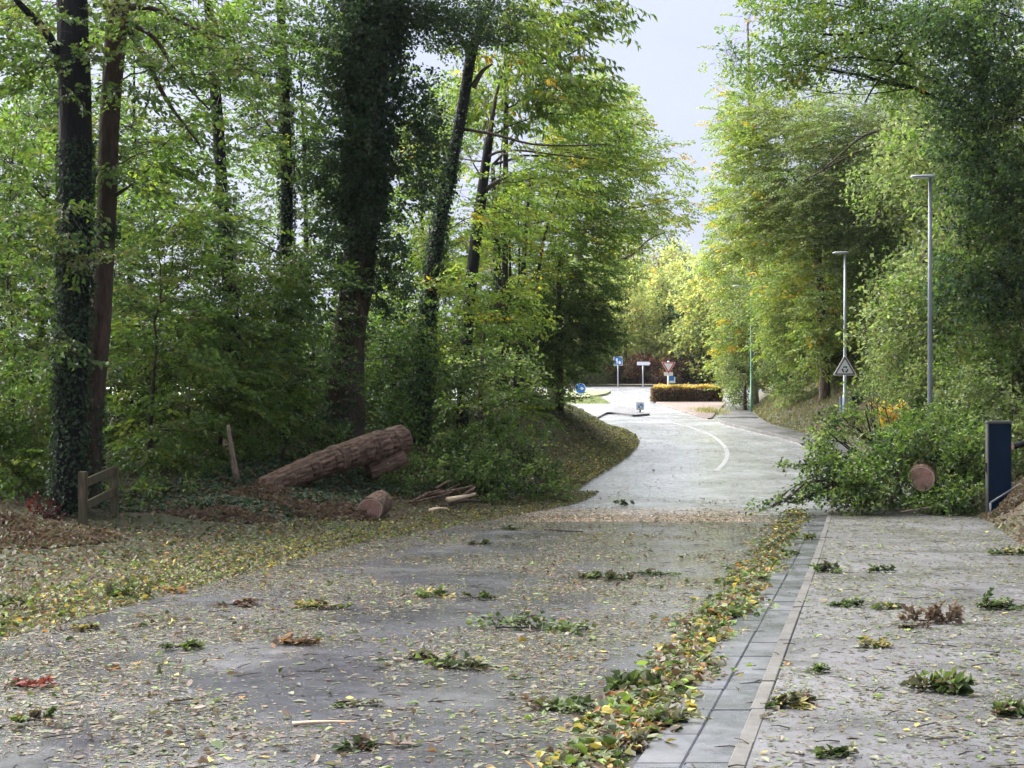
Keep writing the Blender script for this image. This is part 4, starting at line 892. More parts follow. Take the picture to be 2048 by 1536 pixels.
# box hedge, yellow on top
g = np.random.default_rng(77)
hb = on_ground(1372, 812); hx0, hx1 = at(1313, 87), at(1432, 90); hb = np.array([(hx0 + hx1) / 2, 88.6, float(zr(88.6)) + .05])
hd = empty('clipped_hedge', hb, 'clipped low hedge with a yellow top and rusty dark sides on the island', 'hedge')
hl, hw_, hh = (hx1 - hx0) / 2, .65, .8
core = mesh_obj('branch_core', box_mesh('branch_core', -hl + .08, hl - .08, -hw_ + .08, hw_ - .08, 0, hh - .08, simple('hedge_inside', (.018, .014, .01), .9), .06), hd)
def on_box(n, top):
    if top:
        p = np.stack([g.uniform(-hl, hl, n), g.uniform(-hw_, hw_, n), np.zeros(n)], 1); p[:, 2] = hh + .05 * np.sin(p[:, 0] * 4 + 1) * np.sin(p[:, 1] * 3) + np.abs(g.normal(0, .06, n)); nr = np.tile([0., 0, 1], (n, 1))
    else:
        f = g.random(n); per = 2 * hl; side = g.integers(0, 4, n)
        p = np.zeros((n, 3)); nr = np.zeros((n, 3)); p[:, 2] = g.uniform(0.02, hh, n)
        for s_, (ax, sg) in enumerate([(1, -1), (1, -1), (0, -1), (0, 1)]):
            m = side == s_
            p[m, ax] = sg * (hw_ if ax else hl) + g.normal(0, .06, m.sum()); p[m, 1 - ax] = g.uniform(-1, 1, m.sum()) * (hl if ax else hw_); nr[m, ax] = sg
    return p, nr
for nm, top, n, pal in (('hedge_top', True, 4200, [((.55, .42, .08), 5), ((.6, .52, .18), 3), (O_LEAF, 1)]), ('hedge_side', False, 6000, [(G_DARK, 2), ((.14, .07, .05), 3), ((.24, .13, .09), 2), (G_OLIVE, 1.5), ((.30, .22, .12), .8)])):
    p, nr = on_box(n, top); l = g.uniform(.07, .13, n)
    V = leaf_quads(p, nr * .5 + g.normal(0, .6, (n, 3)), nr + g.normal(0, .5, (n, 3)), l, l * .7, g).reshape(-1, 3)
    mesh_obj(nm, fast_mesh(nm, V, np.arange(len(V)).reshape(-1, 4), np.repeat(pick_cols(pal, n, g), 4, 0), [M_LITTER]), hd, kind='stuff')

# ------------------------------------------------------------------ fence, blue post, handrail
M_OAKWOOD = bark('weathered_fence_wood', (.05, .038, .022), (.20, .16, .095), 6, 20, (.07, .075, .035), .8, .006)
f0 = np.array([at(166, 24.0), 24.0]); f1 = np.array([at(229, 25.9), 25.9])
fz0, fz1 = float(gz(*f0)), float(gz(*f1))
fe = empty('post_and_rail_fence', (f0[0], f0[1], fz0), 'short weathered wooden fence of two posts and two rails beside the nearly black trunk', 'fence')
for (fx, fy), fz, tpy, wd in ((f0, fz0, 943, .065), (f1, fz1, 934, .06)):
    zt = P(0, tpy, fy)[2] - fz0
    me = box_mesh('post', -wd, wd, -wd, wd, -.3, zt - (fz - fz0) * 0, M_OAKWOOD, .012)
    o = mesh_obj('post', me, fe, (fx - f0[0], fy - f0[1], 0))
d2 = f1 - f0; ang = math.atan2(d2[1], d2[0]); ln = float(np.linalg.norm(d2))
for zz in (P(0, 968, 24)[2] - fz0, P(0, 1014, 24)[2] - fz0):
    o = mesh_obj('rail', box_mesh('rail', .06, ln - .06, -.025, .025, -.07, .07, M_OAKWOOD, .008), fe, (0, 0, zz))
    o.rotation_euler = (0, -math.atan2(.10, ln), ang)

bx = P(1977, 0, 30); bz = float(gz(bx[0] - .1, 30))
bo = empty('blue_post', (bx[0], 30, bz), 'thick dark blue square post with a grey cap at the pavement edge', 'post')
ht = P(0, 842, 30)[2] - bz
mesh_obj('shaft', box_mesh('shaft', .012, .46, 0, .14, -.2, ht - .06, M_NAVY, .008), bo)
mesh_obj('lit_side', box_mesh('lit_side', -.02, .01, -.012, .15, -.2, ht - .06, M_LIT_GREY, .006), bo)  # light falling on the blue post's left side, put in as grey
mesh_obj('cap', box_mesh('cap', -.03, .48, -.03, .17, ht - .057, ht, M_LIT_GREY, .015), bo)
mesh_obj('hinge', box_mesh('hinge', -.04, -.022, .02, .10, ht * .46, ht * .56, M_BLACK, .004), bo)
hr0 = P(1981, 1036, 29.75); hr0[2] = float(gz(hr0[0], 29.75)) - .05
hrl = empty('handrail', hr0, 'grey metal handrail climbing the bank beside the dark blue post', 'handrail')
hp = [P(1981, 1006, 29.75), P(2050, 962, 30.1), P(2200, 868, 30.8)]
tube_obj('rail', [x - hr0 for x in resample(hp, 7)], .022, M_GREYPAINT, hrl, 10)
tube_obj('upright', [(0, 0, -.1), hp[0] - hr0], .022, M_GREYPAINT, hrl, 10)
q2 = hp[2].copy(); q2b = q2.copy(); q2b[2] = float(gz(q2[0], q2[1])) - .1
tube_obj('upright', [q2b - hr0, q2 - hr0], .022, M_GREYPAINT, hrl, 10)

# ------------------------------------------------------------------ logs
def log(name, label, p0, p1, r0, r1, bark_m=M_BARK_LOG, cut0=True, cut1=False, seed=1, wob=.025, sides=48, n=16, ridge=.012, sag=0.0):
    p0, p1 = np.asarray(p0, float), np.asarray(p1, float); d = p1 - p0; ln = float(np.linalg.norm(d))
    root = empty(name, p0, label, 'log'); root.rotation_euler = Vector(d).to_track_quat('Y', 'Z').to_euler()
    t = np.linspace(0, 1, n); g = np.random.default_rng(seed)
    jx_ = g.normal(0, .01, n) * (0 if n < 30 else 1); jx_[:4] = 0; jx_[-4:] = 0; pts = np.stack([jx_, t * ln, -sag * np.sin(t * pi)], 1); rad = r0 + (r1 - r0) * t; rad = rad * (1 + g.normal(0, .02, n))
    V, Q, T = tube(pts, rad, sides, wob if n < 30 else wob * .4, seed, True)
    ax_ = np.stack([np.interp(V[:, 1], t * ln, pts[:, k]) for k in range(3)], 1); ax_[:, 1] = V[:, 1]
    an_ = np.arctan2(V[:, 2] - ax_[:, 2], V[:, 0] - ax_[:, 0]); yy_ = V[:, 1]
    rg = np.abs(np.sin(an_ * 9 + 1.3 * np.sin(yy_ * 2.6 + seed) + .8 * np.sin(an_ * 2 + yy_ * 4.1))) ** .7 * (.65 + .35 * np.sin(yy_ * 13 + an_ * 5 + 2 * np.sin(an_ * 3)))
    rg += .9 * np.exp(-((yy_ - ln * .28) / .12) ** 2 - ((an_ - 1.9) / .35) ** 2) + .8 * np.exp(-((yy_ - ln * .55) / .10) ** 2 - ((an_ - 2.6) / .3) ** 2) if ln > 2.2 else 0
    V = V + (V - ax_) * ((rg - .5) * 2 * ridge)[:, None]
    mesh_obj('bark', fast_mesh('bark', V, Q, mats=[bark_m], tris=T, smooth=True), root)
    for on, yv, rr, s in ((cut0, -.004, r0, -1), (cut1, ln + .004, r1, 1)):
        if not on: continue
        an = np.linspace(0, 2 * pi, 26, endpoint=False); wv = 1 + .05 * np.sin(an * 2 + seed) + .03 * np.sin(an * 3)
        def disc_(k, yy):
            V = [(0, yy, 0)] + [(k * rr * wv[i] * cos(an[i]), yy, k * rr * wv[i] * sin(an[i])) for i in range(26)]
            return np.array(V), [((0, 1 + i, 1 + (i + 1) % 26) if s < 0 else (0, 1 + (i + 1) % 26, 1 + i)) for i in range(26)]
        V, T = disc_(.95, yv - s * -.012); c = mesh_obj('cut_face', fast_mesh('cut_face', V, None, mats=[M_SAPWOOD], tris=T), root)
        V, T = disc_(.86, yv + s * .015); mesh_obj('heartwood', fast_mesh('heartwood', V, None, mats=[M_CUT], tris=T), c)
    return root
lg = log('fallen_log', 'big sawn trunk section propped up on the mound under the ivy column', P(802, 880, 32.4), P(525, 978, 29.0), .33, .22, seed=5, cut0=True, wob=.06, sides=72, n=90, sag=-.08, ridge=.05)
log('fallen_log', 'shorter trunk piece with a pale cut end under the raised big trunk', P(808, 915, 32.0), P(735, 945, 31.6), .17, .2, seed=6)
g1 = on_ground(740, 1042); log('sawn_log', 'small sawn log with round reddish cut face below the dead leaf heap', (g1[0], g1[1], g1[2] + .20), (g1[0] + .12, g1[1] + 1.0, g1[2] + .26), .245, .24, seed=7)
g2 = on_ground(1057, 988); log('sawn_log', 'sawn log half hidden in fallen leafy branches at the inner bend', (g2[0], g2[1], g2[2] + .19), (g2[0] + .45, g2[1] + 1.1, g2[2] + .22), .22, .22, seed=8)
R1 = P(1843, 957, 31.0); log('sawn_log', 'thick sawn log with a reddish cut face in the leafy heap on the pavement', R1, R1 + np.array([.65, 2.2, .05]), .275, .27, seed=9)
g3 = on_ground(1732, 1016); log('sawn_log', 'short sawn log low in the front of the leafy heap beside the kerb', (g3[0], g3[1], g3[2] + .13), (g3[0] + .5, g3[1] + .9, g3[2] + .14), .14, .13, seed=10)
log('dark_branch', 'dark cut branch lying on the bank above the handrail', P(2026, 893, 30.9), P(2180, 850, 31.8), .06, .13, M_BARK_DARK, seed=12, sides=12)

def stick(name, label, a, b, r, mat, seed, group=None, cat='branch', bend=.06):
    g = np.random.default_rng(seed); a = np.asarray(a, float); b = np.asarray(b, float); ln = np.linalg.norm(b - a)
    m = (a + b) / 2 + g.normal(0, bend * ln, 3) * np.array([1, 1, .4]) + np.array([0, 0, .02 * ln])
    pts = resample([a, m, b], 7); V, Q, T = tube(pts, np.linspace(r, r * .5, 7), 7, .08, seed, True)
    return tag(mesh_obj(name, fast_mesh(name, V - a, Q, mats=[mat], tris=T, smooth=True), None, a), label, cat, group)
stk = [(802, 1012, 905, 985), (830, 1016, 930, 1000), (850, 990, 945, 972), (862, 1004, 920, 968), (820, 1006, 880, 980), (880, 1014, 960, 1002), (870, 978, 905, 960), (840, 1018, 915, 1012), (905, 1006, 950, 975)]
for i, (x0, y0, x1, y1) in enumerate(stk):
    Yb = on_ground((x0 + x1) / 2, 1019)[1] + .1 * (i % 4)
    stick('broken_branch', 'thin dark broken branch lying in the brushwood heap at the road edge', P(x0, y0, Yb), P(x1, y1, Yb + .5), .028 + .012 * (i % 3), M_BARK_GREY if i % 2 else M_BARK_LOG, 200 + i, 'broken branches in the brushwood heap')
stick('split_branch', 'pale freshly split branch on top of the brushwood heap', P(895, 1000, on_ground(900, 1019)[1]), P(950, 988, on_ground(950, 1015)[1]), .06, M_SPLIT, 221, None)
stick('split_branch', 'pale yellow splinter lying in front of the brushwood heap', on_ground(860, 1025) + [0, 0, .03], on_ground(895, 1021) + [0, 0, .03], .05, M_SPLIT, 222, None)
sn = stick('snapped_stem', 'pale broken stem standing upright left of the big fallen trunk', P(474, 960, 29.5), P(456, 850, 29.5), .07, M_BARK_PALE, 223, None, 'snapped stem', .05)

# ------------------------------------------------------------------ fallen leafy branches
PAL_FALLEN = [(G_MID, 4), (G_FRESH, 3), (G_DARK, 1.5), (G_OLIVE, 1), (G_PALE, 1.2)]
def fallen_branch(label, group, base, clumps, seed, r0=.05, pal=PAL_FALLEN, kind='bush', L=.105, W=.07, slen=.42, name='fallen_branch'):
    g = np.random.default_rng(seed); b = np.asarray(base, float); root = empty(name, b, label, 'branch', group)
    for cl_ in clumps:
        px, py, Y, rx, ry, dep, lai = cl_[:7]; c = P(px, py, Y); r = (rx / FPX * Y, dep, ry / FPX * Y)
        me, pts = clump_mesh(c, r, kind, slen, L, W, pal, lai, g, b, axis_pt=b, up=.25, jit=.55)
        pts[:, 2] = np.maximum(pts[:, 2], gz(pts[:, 0], pts[:, 1]) + .03)
        V, Q, T = join(limb_parts(b, c, r, pts, r0, g, 8))
        lo = mesh_obj('limb', fast_mesh('limb', V - b, Q, mats=[M_BARK_TWIG], tris=T, smooth=True), root)
        n = len(me.vertices); co = np.zeros(n * 3, np.float32); me.vertices.foreach_get('co', co); co = co.reshape(-1, 3)
        w_ = co + b; gm = gz(w_[:, 0], w_[:, 1]) + .01; co[:, 2] = np.where(w_[:, 2] < gm, gm - b[2] + .04 * g.random(n), co[:, 2]); me.vertices.foreach_set('co', co.ravel().astype(np.float32))
        mesh_obj('foliage', me, lo, kind='stuff')
    return root
for i_, (x0, y0, x1, y1, Yq, r_q, lb_) in enumerate([(1755, 960, 1731, 822, 33, .03, 'dark bare branch standing up out of the middle of the leafy heap'), (1740, 930, 1655, 862, 33.2, .02, 'thin bare branch leaning left out of the leafy heap over the road'),
        (1720, 985, 1628, 948, 31.2, .02, 'thin dark branch sticking left from the foot of the leafy heap'), (1800, 905, 1770, 815, 33.6, .02, 'thin bare branch standing behind the yellow leaves of the heap'), (1880, 1012, 1800, 1024, 30.4, .035, 'peeled pale branch lying in front of the heap under the thick log')]):
    stick('bare_branch', lb_, P(x0, y0, Yq), P(x1, y1, Yq - .2), r_q, M_BARK_PALE if 'pale' in lb_ else M_BARK_DARK, 240 + i_, 'bare branches of the right heap')
GR = 'fallen branches heaped on the right pavement'; GLF = 'fallen branches at the foot of the left bank'
fallen_branch('leafy fallen branch reaching farthest over the road from the right heap', GR, P(1760, 965, 32), [(1685, 950, 31.5, 52, 50, .7, 2.4), (1650, 905, 32, 30, 32, .5, 1.3), (1630, 985, 31, 40, 18, .5, 1.5), (1600, 1003, 30.6, 46, 9, .5, 1.5), (1545, 1012, 30.2, 40, 7, .5, 1.2), (1600, 930, 32.5, 30, 14, .4, .8)], 301)
fallen_branch('leafy fallen branch in the middle of the right heap, left of its thick log', GR, P(1800, 985, 31.5), [(1740, 970, 30.9, 70, 50, .7, 3.0), (1770, 915, 31.8, 62, 36, .7, 2.4)], 302)
fallen_branch('leafy fallen branch standing highest, in front of the tall grey lamp', GR, P(1850, 950, 33), [(1865, 865, 32.8, 65, 42, .9, 2.4), (1800, 872, 33.3, 42, 34, .7, 1.1), (1830, 895, 32, 70, 40, .7, 2.4)], 303)
fallen_branch('leafy fallen branch between the thick log and the dark blue post', GR, P(1880, 985, 32), [(1925, 920, 31.4, 55, 70, .7, 2.8), (1915, 995, 30.8, 55, 40, .6, 2.6), (1890, 1010, 30.4, 50, 18, .4, 2.0), (1845, 1005, 31.0, 50, 16, .4, 2.6), (1850, 960, 33.6, 80, 55, .5, 3.2)], 304)
fallen_branch('leafy fallen branch pressed flat under the thick log', GR, P(1790, 1000, 31), [(1705, 1005, 30.6, 55, 20, .5, 2.2), (1780, 1005, 31.8, 60, 25, .5, 2.2), (1750, 945, 33, 70, 42, .8, 2.0)], 305)
fallen_branch('twiggy fallen branch with few leaves poking out behind the right heap', GR, P(1780, 940, 34.5), [(1700, 850, 34, 50, 40, .7, .7), (1740, 830, 34.5, 45, 50, .7, .6), (1668, 880, 34, 40, 40, .6, .9)], 306)
fallen_branch('yellow leaved fallen branch behind the right heap', GR, P(1790, 860, 38), [(1780, 830, 37, 22, 26, .4, 2.2)], 307, pal=[(Y_LEAF, 3), ((.4, .3, .1), 2), (O_LEAF, 1)])
fallen_branch('leafy fallen branch draped below the sawn end of the big trunk', GLF, P(760, 960, 33), [(770, 975, 32.2, 70, 40, .7, 2.6), (740, 1000, 31.8, 40, 25, .4, 1.8)], 311)
fallen_branch('leafy fallen branch behind the brushwood heap', GLF, P(880, 950, 34), [(870, 950, 33.6, 80, 40, .8, 2.8), (930, 930, 34.5, 70, 40, .8, 2.6), (840, 920, 34.5, 50, 30, .6, 2.0)], 312)
fallen_branch('leafy fallen branch around the half hidden log of the inner bend', GLF, P(1020, 960, 36), [(1000, 965, 34.6, 70, 35, .7, 2.8), (1060, 950, 36.5, 60, 30, .7, 2.4), (1080, 985, 35.2, 60, 16, .5, 2.4), (990, 1000, 33.6, 50, 16, .5, 2.2)], 313)
fallen_branch('leafy fallen branch on the bank under the light hazel shrub', GLF, P(1000, 910, 37), [(1000, 900, 37.5, 80, 35, .9, 2.4), (930, 890, 37, 50, 35, .8, 2.0)], 314)
fallen_branch('small plant with dark red leaves at the foot of the nearly black trunk', None, P(95, 1060, 25.5), [(92, 1030, 25.3, 28, 28, .3, 1.6)], 315, r0=.012, pal=[((.07, .016, .022), 3), ((.10, .03, .03), 1)], L=.08, slen=.25, name='red_leaved_plant')['category'] = 'plant'

# ------------------------------------------------------------------ leaf litter
LP = dict(tan=(.15, .125, .10), olive=(.115, .12, .062), pale=(.17, .175, .105), brown=(.115, .08, .055), dark=(.05, .085, .022), yellow=(.36, .30, .07), orange=(.30, .15, .05), green=(.13, .20, .04), red=(.20, .03, .02), rust=(.15, .098, .065))
def pal(**k): return [(LP[a], b) for a, b in k.items()]
PAL_ROAD = pal(tan=3.5, olive=2.6, pale=2, brown=4, dark=2.2, yellow=.35, orange=.25, green=.9, rust=1.6)
PAL_PAVE = pal(tan=2.5, olive=2.2, pale=3, brown=1.6, dark=1.3, green=1.3, yellow=.3)
PAL_GUT = pal(yellow=1.1, orange=.8, green=2, olive=3, pale=1.2, dark=2.6, brown=2.2, tan=1)
PAL_VERGE = pal(yellow=1.6, pale=2.6, olive=3, green=2, brown=2.6, tan=1.6, dark=1.2, orange=.35)
PAL_BROWN = pal(brown=4, rust=3, tan=1, olive=.6)
PAL_CORNER = pal(yellow=1.6, olive=4, pale=1.5, green=1.6, brown=1.5)
def flat_leaves(x, y, z, L, g, tilt=.25, aspect=.55, curl=.25):
    n = len(x); th = g.uniform(0, 2 * pi, n)
    nr = np.stack([g.normal(0, tilt, n), g.normal(0, tilt, n), np.ones(n)], 1); nr /= np.linalg.norm(nr, axis=1, keepdims=True)
    ax = np.stack([np.cos(th), np.sin(th), np.zeros(n)], 1); ax -= nr * (ax * nr).sum(1)[:, None]; ax /= np.linalg.norm(ax, axis=1, keepdims=True)
    sd = np.cross(nr, ax); p = np.stack([x, y, z], 1); l = L[:, None]; w_ = l * aspect * g.uniform(.6, 1.2, (n, 1)) * .5
    cu = np.abs(g.normal(0, curl, (n, 1))) * l; c2 = g.normal(0, curl * .6, (n, 1)) * l
    b_ = p - ax * l * .5; t_ = p + ax * l * .5 + nr * c2
    r1 = p - ax * l * .18 + sd * w_ + nr * cu * .6; r2 = p + ax * l * .2 + sd * w_ * .8 + nr * cu * .5
    l1 = p - ax * l * .18 - sd * w_ + nr * cu * .5; l2 = p + ax * l * .2 - sd * w_ * .8 + nr * cu * .6
    V = np.stack([b_, r1, r2, t_, l2, l1], 1)
    # keep everything on or above the surface
    low = V[:, :, 2].min(1); V[:, :, 2] += (z - low)[:, None]
    Q = (np.arange(n) * 6)[:, None, None] + np.array([[0, 1, 2, 3], [0, 3, 4, 5]])[None]
    return V.reshape(-1, 3), Q.reshape(-1, 4)
def patch(x, y):
    return .5 + .25 * np.sin(x * 1.9 + 1.3 * np.sin(y * .7)) + .2 * np.sin(y * 1.6 + 1.1 * np.sin(x * 1.2 + 2)) + .18 * np.sin(x * 4.3 + y * 2.9) * np.sin(y * 3.7 - x * 1.9)
def stuff_leaves(name, x, y, z, L, pl, g, **k):
    V, Q = flat_leaves(x, y, z, L, g, **k)
    C = np.repeat(pick_cols(pl, len(x), g, .28), 6, 0)
    o = mesh_obj(name, fast_mesh(name, V, Q, C, [M_LITTER]), kind='stuff'); o['label'] = name.replace('_', ' ')
    return o
def sample(n, y0, y1, xa, xb, g, dens):
    ys = np.linspace(y0, y1, 600); pd = np.array([dens(v) for v in ys]) * np.maximum(xb(ys) - xa(ys), .01); cdf = np.cumsum(pd); cdf /= cdf[-1]
    y = np.interp(g.random(n), cdf, ys); x = xa(y) + g.random(n) * (xb(y) - xa(y)); return x, y
g = np.random.default_rng(500)
dn = lambda v: (1.0 if v < 12 else (12 / v) ** .45) * (1 if v < 29 else max(.10, 1 - (v - 29) / 9))
x, y = sample(230000, 6.5, 62, lambda v: np.maximum(Lx(v), -.36 * v - .5), lambda v: Rx(v) - .55, g, dn)
m = g.random(len(x)) < np.clip((patch(x, y) + .35 * (patch(x * 2.7 + 3, y * 1.9) - .5) - .18) * 1.5 + np.clip((Lx(y) - x + 2.6) * .25, 0, .6), .10, 1); x, y = x[m], y[m]
n = len(x); L_ = np.exp(g.normal(math.log(.021), .62, n)).clip(.007, .10)
up_ = g.random(n) < .25
stuff_leaves('fallen_leaves', x[up_], y[up_], zr(y[up_]) + .003 + .008 * g.random(up_.sum()), L_[up_], PAL_ROAD, g, tilt=.25)
up_ = ~up_; stuff_leaves('flattened_fallen_leaves', x[up_], y[up_], zr(y[up_]) + .002 + .003 * g.random(up_.sum()), L_[up_], PAL_ROAD, g, tilt=.05, curl=.05)
x, y = sample(75000, 6.5, 60, lambda v: Rx(v) + .1, lambda v: np.minimum(Bx(v) + .3, .36 * v + .4), g, dn)
m = g.random(len(x)) < np.clip(patch(x + 7, y + 3) + .25, .3, 1); x, y = x[m], y[m]
n = len(x); L_ = np.exp(g.normal(math.log(.020), .6, n)).clip(.007, .09)
stuff_leaves('pavement_fallen_leaves', x, y, gz(x, y) + .003 + .005 * g.random(n), L_, PAL_PAVE, g, tilt=.1, curl=.1)
n = 12000; y = 6.8 + 26 * g.random(n) ** 1.25; cen = -.68 + .06 * np.sin(y * 1.3) + .06 * np.sin(y * 3.1)
of = g.normal(0, .125, n) * (1 + .4 * np.sin(y * 2.2) * np.sin(y * .9)); x = Rx(y) + cen + of; hgt = .035 * np.exp(-(of / .17) ** 2) * (.6 + .4 * np.sin(y * 4)) 
stuff_leaves('gutter_fallen_leaves', x, y, zr(y) + .004 + hgt * g.random(n), g.uniform(.035, .10, n), PAL_GUT, g, tilt=.3, curl=.3, aspect=.7)
n = 34000; y = 11 + 27 * g.random(n); d = g.gamma(1.5, .62, n) - .75; x = Lx(y) - d
stuff_leaves('verge_fallen_leaves', x, y, gz(x, y) + .004 + .05 * g.random(n) * (d > -.2), g.uniform(.03, .085, n), PAL_VERGE, g, tilt=.45)
n = 16000; y = 38 + 24 * g.random(n); x = Lx(y) - g.gamma(1.6, .36, n) + .12
stuff_leaves('bend_fallen_leaves', x, y, gz(x, y) + .005 + .05 * g.random(n), g.uniform(.05, .11, n), PAL_CORNER, g, tilt=.5)
n = 26000; y = 16 + 34 * g.random(n); x = Lx(y) - 1.2 - 10 * g.random(n) ** 1.3
stuff_leaves('forest_floor_leaves', x, y, gz(x, y) + .004 + .04 * g.random(n), g.uniform(.05, .11, n), pal(brown=4, rust=2, olive=2, tan=1, dark=2), g, tilt=.5)
n = 16000; y = 12 + 66 * g.random(n); x = Bx(y) + 4.5 * g.random(n) ** 1.2
stuff_leaves('bank_fallen_leaves', x, y, gz(x, y) + .006 + .05 * g.random(n), g.uniform(.06, .13, n), pal(brown=3, rust=2, tan=2, olive=2.5, pale=.8), g, tilt=.6)
def heap(name, label, cx, cy, rx, ry, h, n, pl, g, L0=.06, L1=.12):
    a = g.uniform(0, 2 * pi, n); r = g.random(n) ** .5; x = cx + rx * r * np.cos(a); y = cy + ry * r * np.sin(a)
    z = gz(x, y) + h * (1 - r ** 2) * (.6 + .4 * np.sin(x * 3.1 + 1) * np.sin(y * 2.6)) * g.uniform(.3, 1.0, n)
    o = stuff_leaves(name, x, y, z, g.uniform(L0, L1, n), pl, g, tilt=.8, curl=.4); o['label'] = label
heap('dead_leaf_heap', 'heap of dead brown leaves in front of the big trunk', *on_ground(610, 1012)[:2], 1.5, 1.1, .36, 12000, pal(brown=4, rust=3, tan=1.5, olive=.8), g)
heap('dead_leaf_heap', 'low heap of brown leaves right of the ivy ground cover', *on_ground(455, 1035)[:2], 1.0, .7, .2, 5000, pal(brown=4, rust=3, tan=1.5, olive=.8), g)
heap('dead_leaf_heap', 'heap of brown leaves on the verge left of the fence', at(30, 22.0), 22.0, 1.5, 1.4, .2, 8000, pal(brown=4, rust=2, tan=2, olive=1.5), g, .05, .1)
heap('dead_leaf_heap', 'heap of brown leaves under the handrail', at(2045, 29.0), 29.0, .75, .9, .4, 4000, pal(brown=4, tan=3, olive=1.5, rust=.6), g, .05, .09)
# sawdust and small chips across the road where the trunk was sawn
n = 9000; y = 29.2 + 4.0 * g.random(n) ** 1.3; x = g.uniform(.2, 4.9, n) + g.normal(0, .4, n)
stuff_leaves('sawdust', x, y, zr(y) + .002 + .004 * g.random(n), g.uniform(.02, .06, n), [((.40, .29, .20), 3), ((.33, .24, .17), 2), ((.45, .36, .27), 1)], g, tilt=.15, curl=.05)
# ivy spreading over the ground of the left verge
n = 13000; y = 26.3 + 6.5 * g.random(n); x = Lx(y) - 1.7 - 3.4 * g.random(n) + .3 * np.sin(y * 2)
hh_ = .14 + .12 * np.sin(x * 2.1) * np.sin(y * 1.7); p = np.stack([x, y, gz(x, y) + hh_ * g.random(n) ** .6 + .02], 1); l = g.uniform(.06, .11, n)
ax = g.normal(0, 1, (n, 3)); ax[:, 2] = ax[:, 2] * .3 - .25
V = leaf_quads(p, ax, np.array([0, -.35, 1]) + g.normal(0, .4, (n, 3)), l, l * .85, g, .1).reshape(-1, 3)
o = mesh_obj('ivy_ground_cover', fast_mesh('ivy_ground_cover', V, np.arange(len(V)).reshape(-1, 4), np.repeat(pick_cols([(G_IVY, 4), ((.05, .085, .05), 2), (G_DARK, 1.5), (G_OLIVE, 1), (B_LEAF, 1.2)], n, g), 4, 0), [M_IVY]), kind='stuff')
# grass blades
def grass(name, x, y, h, pl, g, lean=.5):
    n = len(x); z = gz(x, y); a = g.uniform(0, 2 * pi, n); wv = .006 + .006 * g.random(n); d = np.stack([np.cos(a), np.sin(a), np.zeros(n)], 1); s = np.stack([-np.sin(a), np.cos(a), np.zeros(n)], 1)
    b_ = np.stack([x, y, z - .01], 1); up = np.array([0, 0, 1.0]); ln = h * lean * g.uniform(.3, 1.6, n)
    m_ = b_ + up * (h * .6)[:, None] + d * (ln * .35)[:, None]; t_ = b_ + up * (h * g.uniform(.75, 1, n))[:, None] + d * ln[:, None]
    V = np.stack([b_ - s * wv[:, None], b_ + s * wv[:, None], m_ + s * wv[:, None] * .8, m_ - s * wv[:, None] * .8, t_], 1).reshape(-1, 3)
    i = np.arange(n) * 5; Q = np.stack([i, i + 1, i + 2, i + 3], 1); T = np.stack([i + 3, i + 2, i + 4], 1)
    return mesh_obj(name, fast_mesh(name, V, Q, np.repeat(pick_cols(pl, n, g), 5, 0), [M_LEAF], T), kind='stuff')
n = 9000; y = 42 + 17 * g.random(n); x = Lx(y) - .45 - 3.2 * g.random(n) ** 1.1
grass('dry_grass', x, y, g.uniform(.03, .13, n), pal(brown=3, rust=1, olive=3, dark=2.5, green=1.5), g, 1.2)
n = 7000; y = 50 + 28 * g.random(n); x = Bx(y) + 3.2 * g.random(n)
grass('bank_grass', x, y, g.uniform(.1, .35, n), pal(olive=3, tan=2, green=2, brown=2), g, 1.0)
n = 3500; y = g.uniform(86, 97, n); x = g.uniform(at(1105, 90), at(1212, 90), n)
grass('island_grass', x, y, g.uniform(.08, .25, n), pal(green=3, pale=3, olive=2), g, .6)
n = 900; q = on_ground(1418, 826); x = q[0] + g.normal(0, .35, n); y = q[1] + g.normal(0, 1.2, n)
grass('yellow_grass_tuft', x, y, g.uniform(.15, .4, n), pal(pale=3, yellow=1.5, olive=1.5, tan=1), g, .5)

# ------------------------------------------------------------------ sprigs torn off and lying about
def sprig(px, py, lab, size, pl, seed, flat=.4, n=7, L=.075, W=.055, kind='bush', group=None, name='leafy_sprig'):
    g = np.random.default_rng(seed); b = on_ground(px, py); root = empty(name, b, lab, 'sprig', group)
    a = g.uniform(-.5, .5); main = np.array([cos(a), sin(a) * .6, 0]) * size * .5; flat = flat * .6; pl = [((np.array(c_) * .8 + .2 * np.mean(c_)) , w_) for c_, w_ in pl] + [(np.array(LP['brown']), .8), (np.array(LP['dark']), .8)]
    pts = np.linspace(-1, 1, n)[:, None] * main + g.normal(0, .05 * size, (n, 3)); pts[:, 2] = .02 + np.abs(pts[:, 2]) * .5
    dr = main[None] * g.choice([-1, 1], n)[:, None] / size + g.normal(0, .55, (n, 3)); dr[:, 2] = np.abs(g.normal(flat, .25, n))
    V, Q, C = sprays(pts, dr, kind, size * .42, L, W, pl, g, .5, True, .5)
    V[:, 2] *= (.95 if flat > .38 else .65)
    V[:, 2] = np.maximum(V[:, 2], .004 + .012 * g.random(len(V)))
    tube_pts = resample([-main + [0, 0, .02], [0, 0, .03], main + [0, 0, .02]], 7)
    Vt, Qt, Tt = tube(tube_pts, np.linspace(.008, .003, 7), 5, cap=True)
    mesh_obj('twig', fast_mesh('twig', Vt, Qt, mats=[M_BARK_TWIG], tris=Tt, smooth=True), root)
    mesh_obj('leaves', fast_mesh('leaves', V, Q, C, [M_LITTER]), root, kind='stuff')
PG = pal(green=3, dark=4, olive=1); PYG = pal(green=3, olive=2, yellow=1.2, dark=2); PB = pal(brown=4, rust=3, red=.3); PY = pal(yellow=3, pale=2, tan=1)
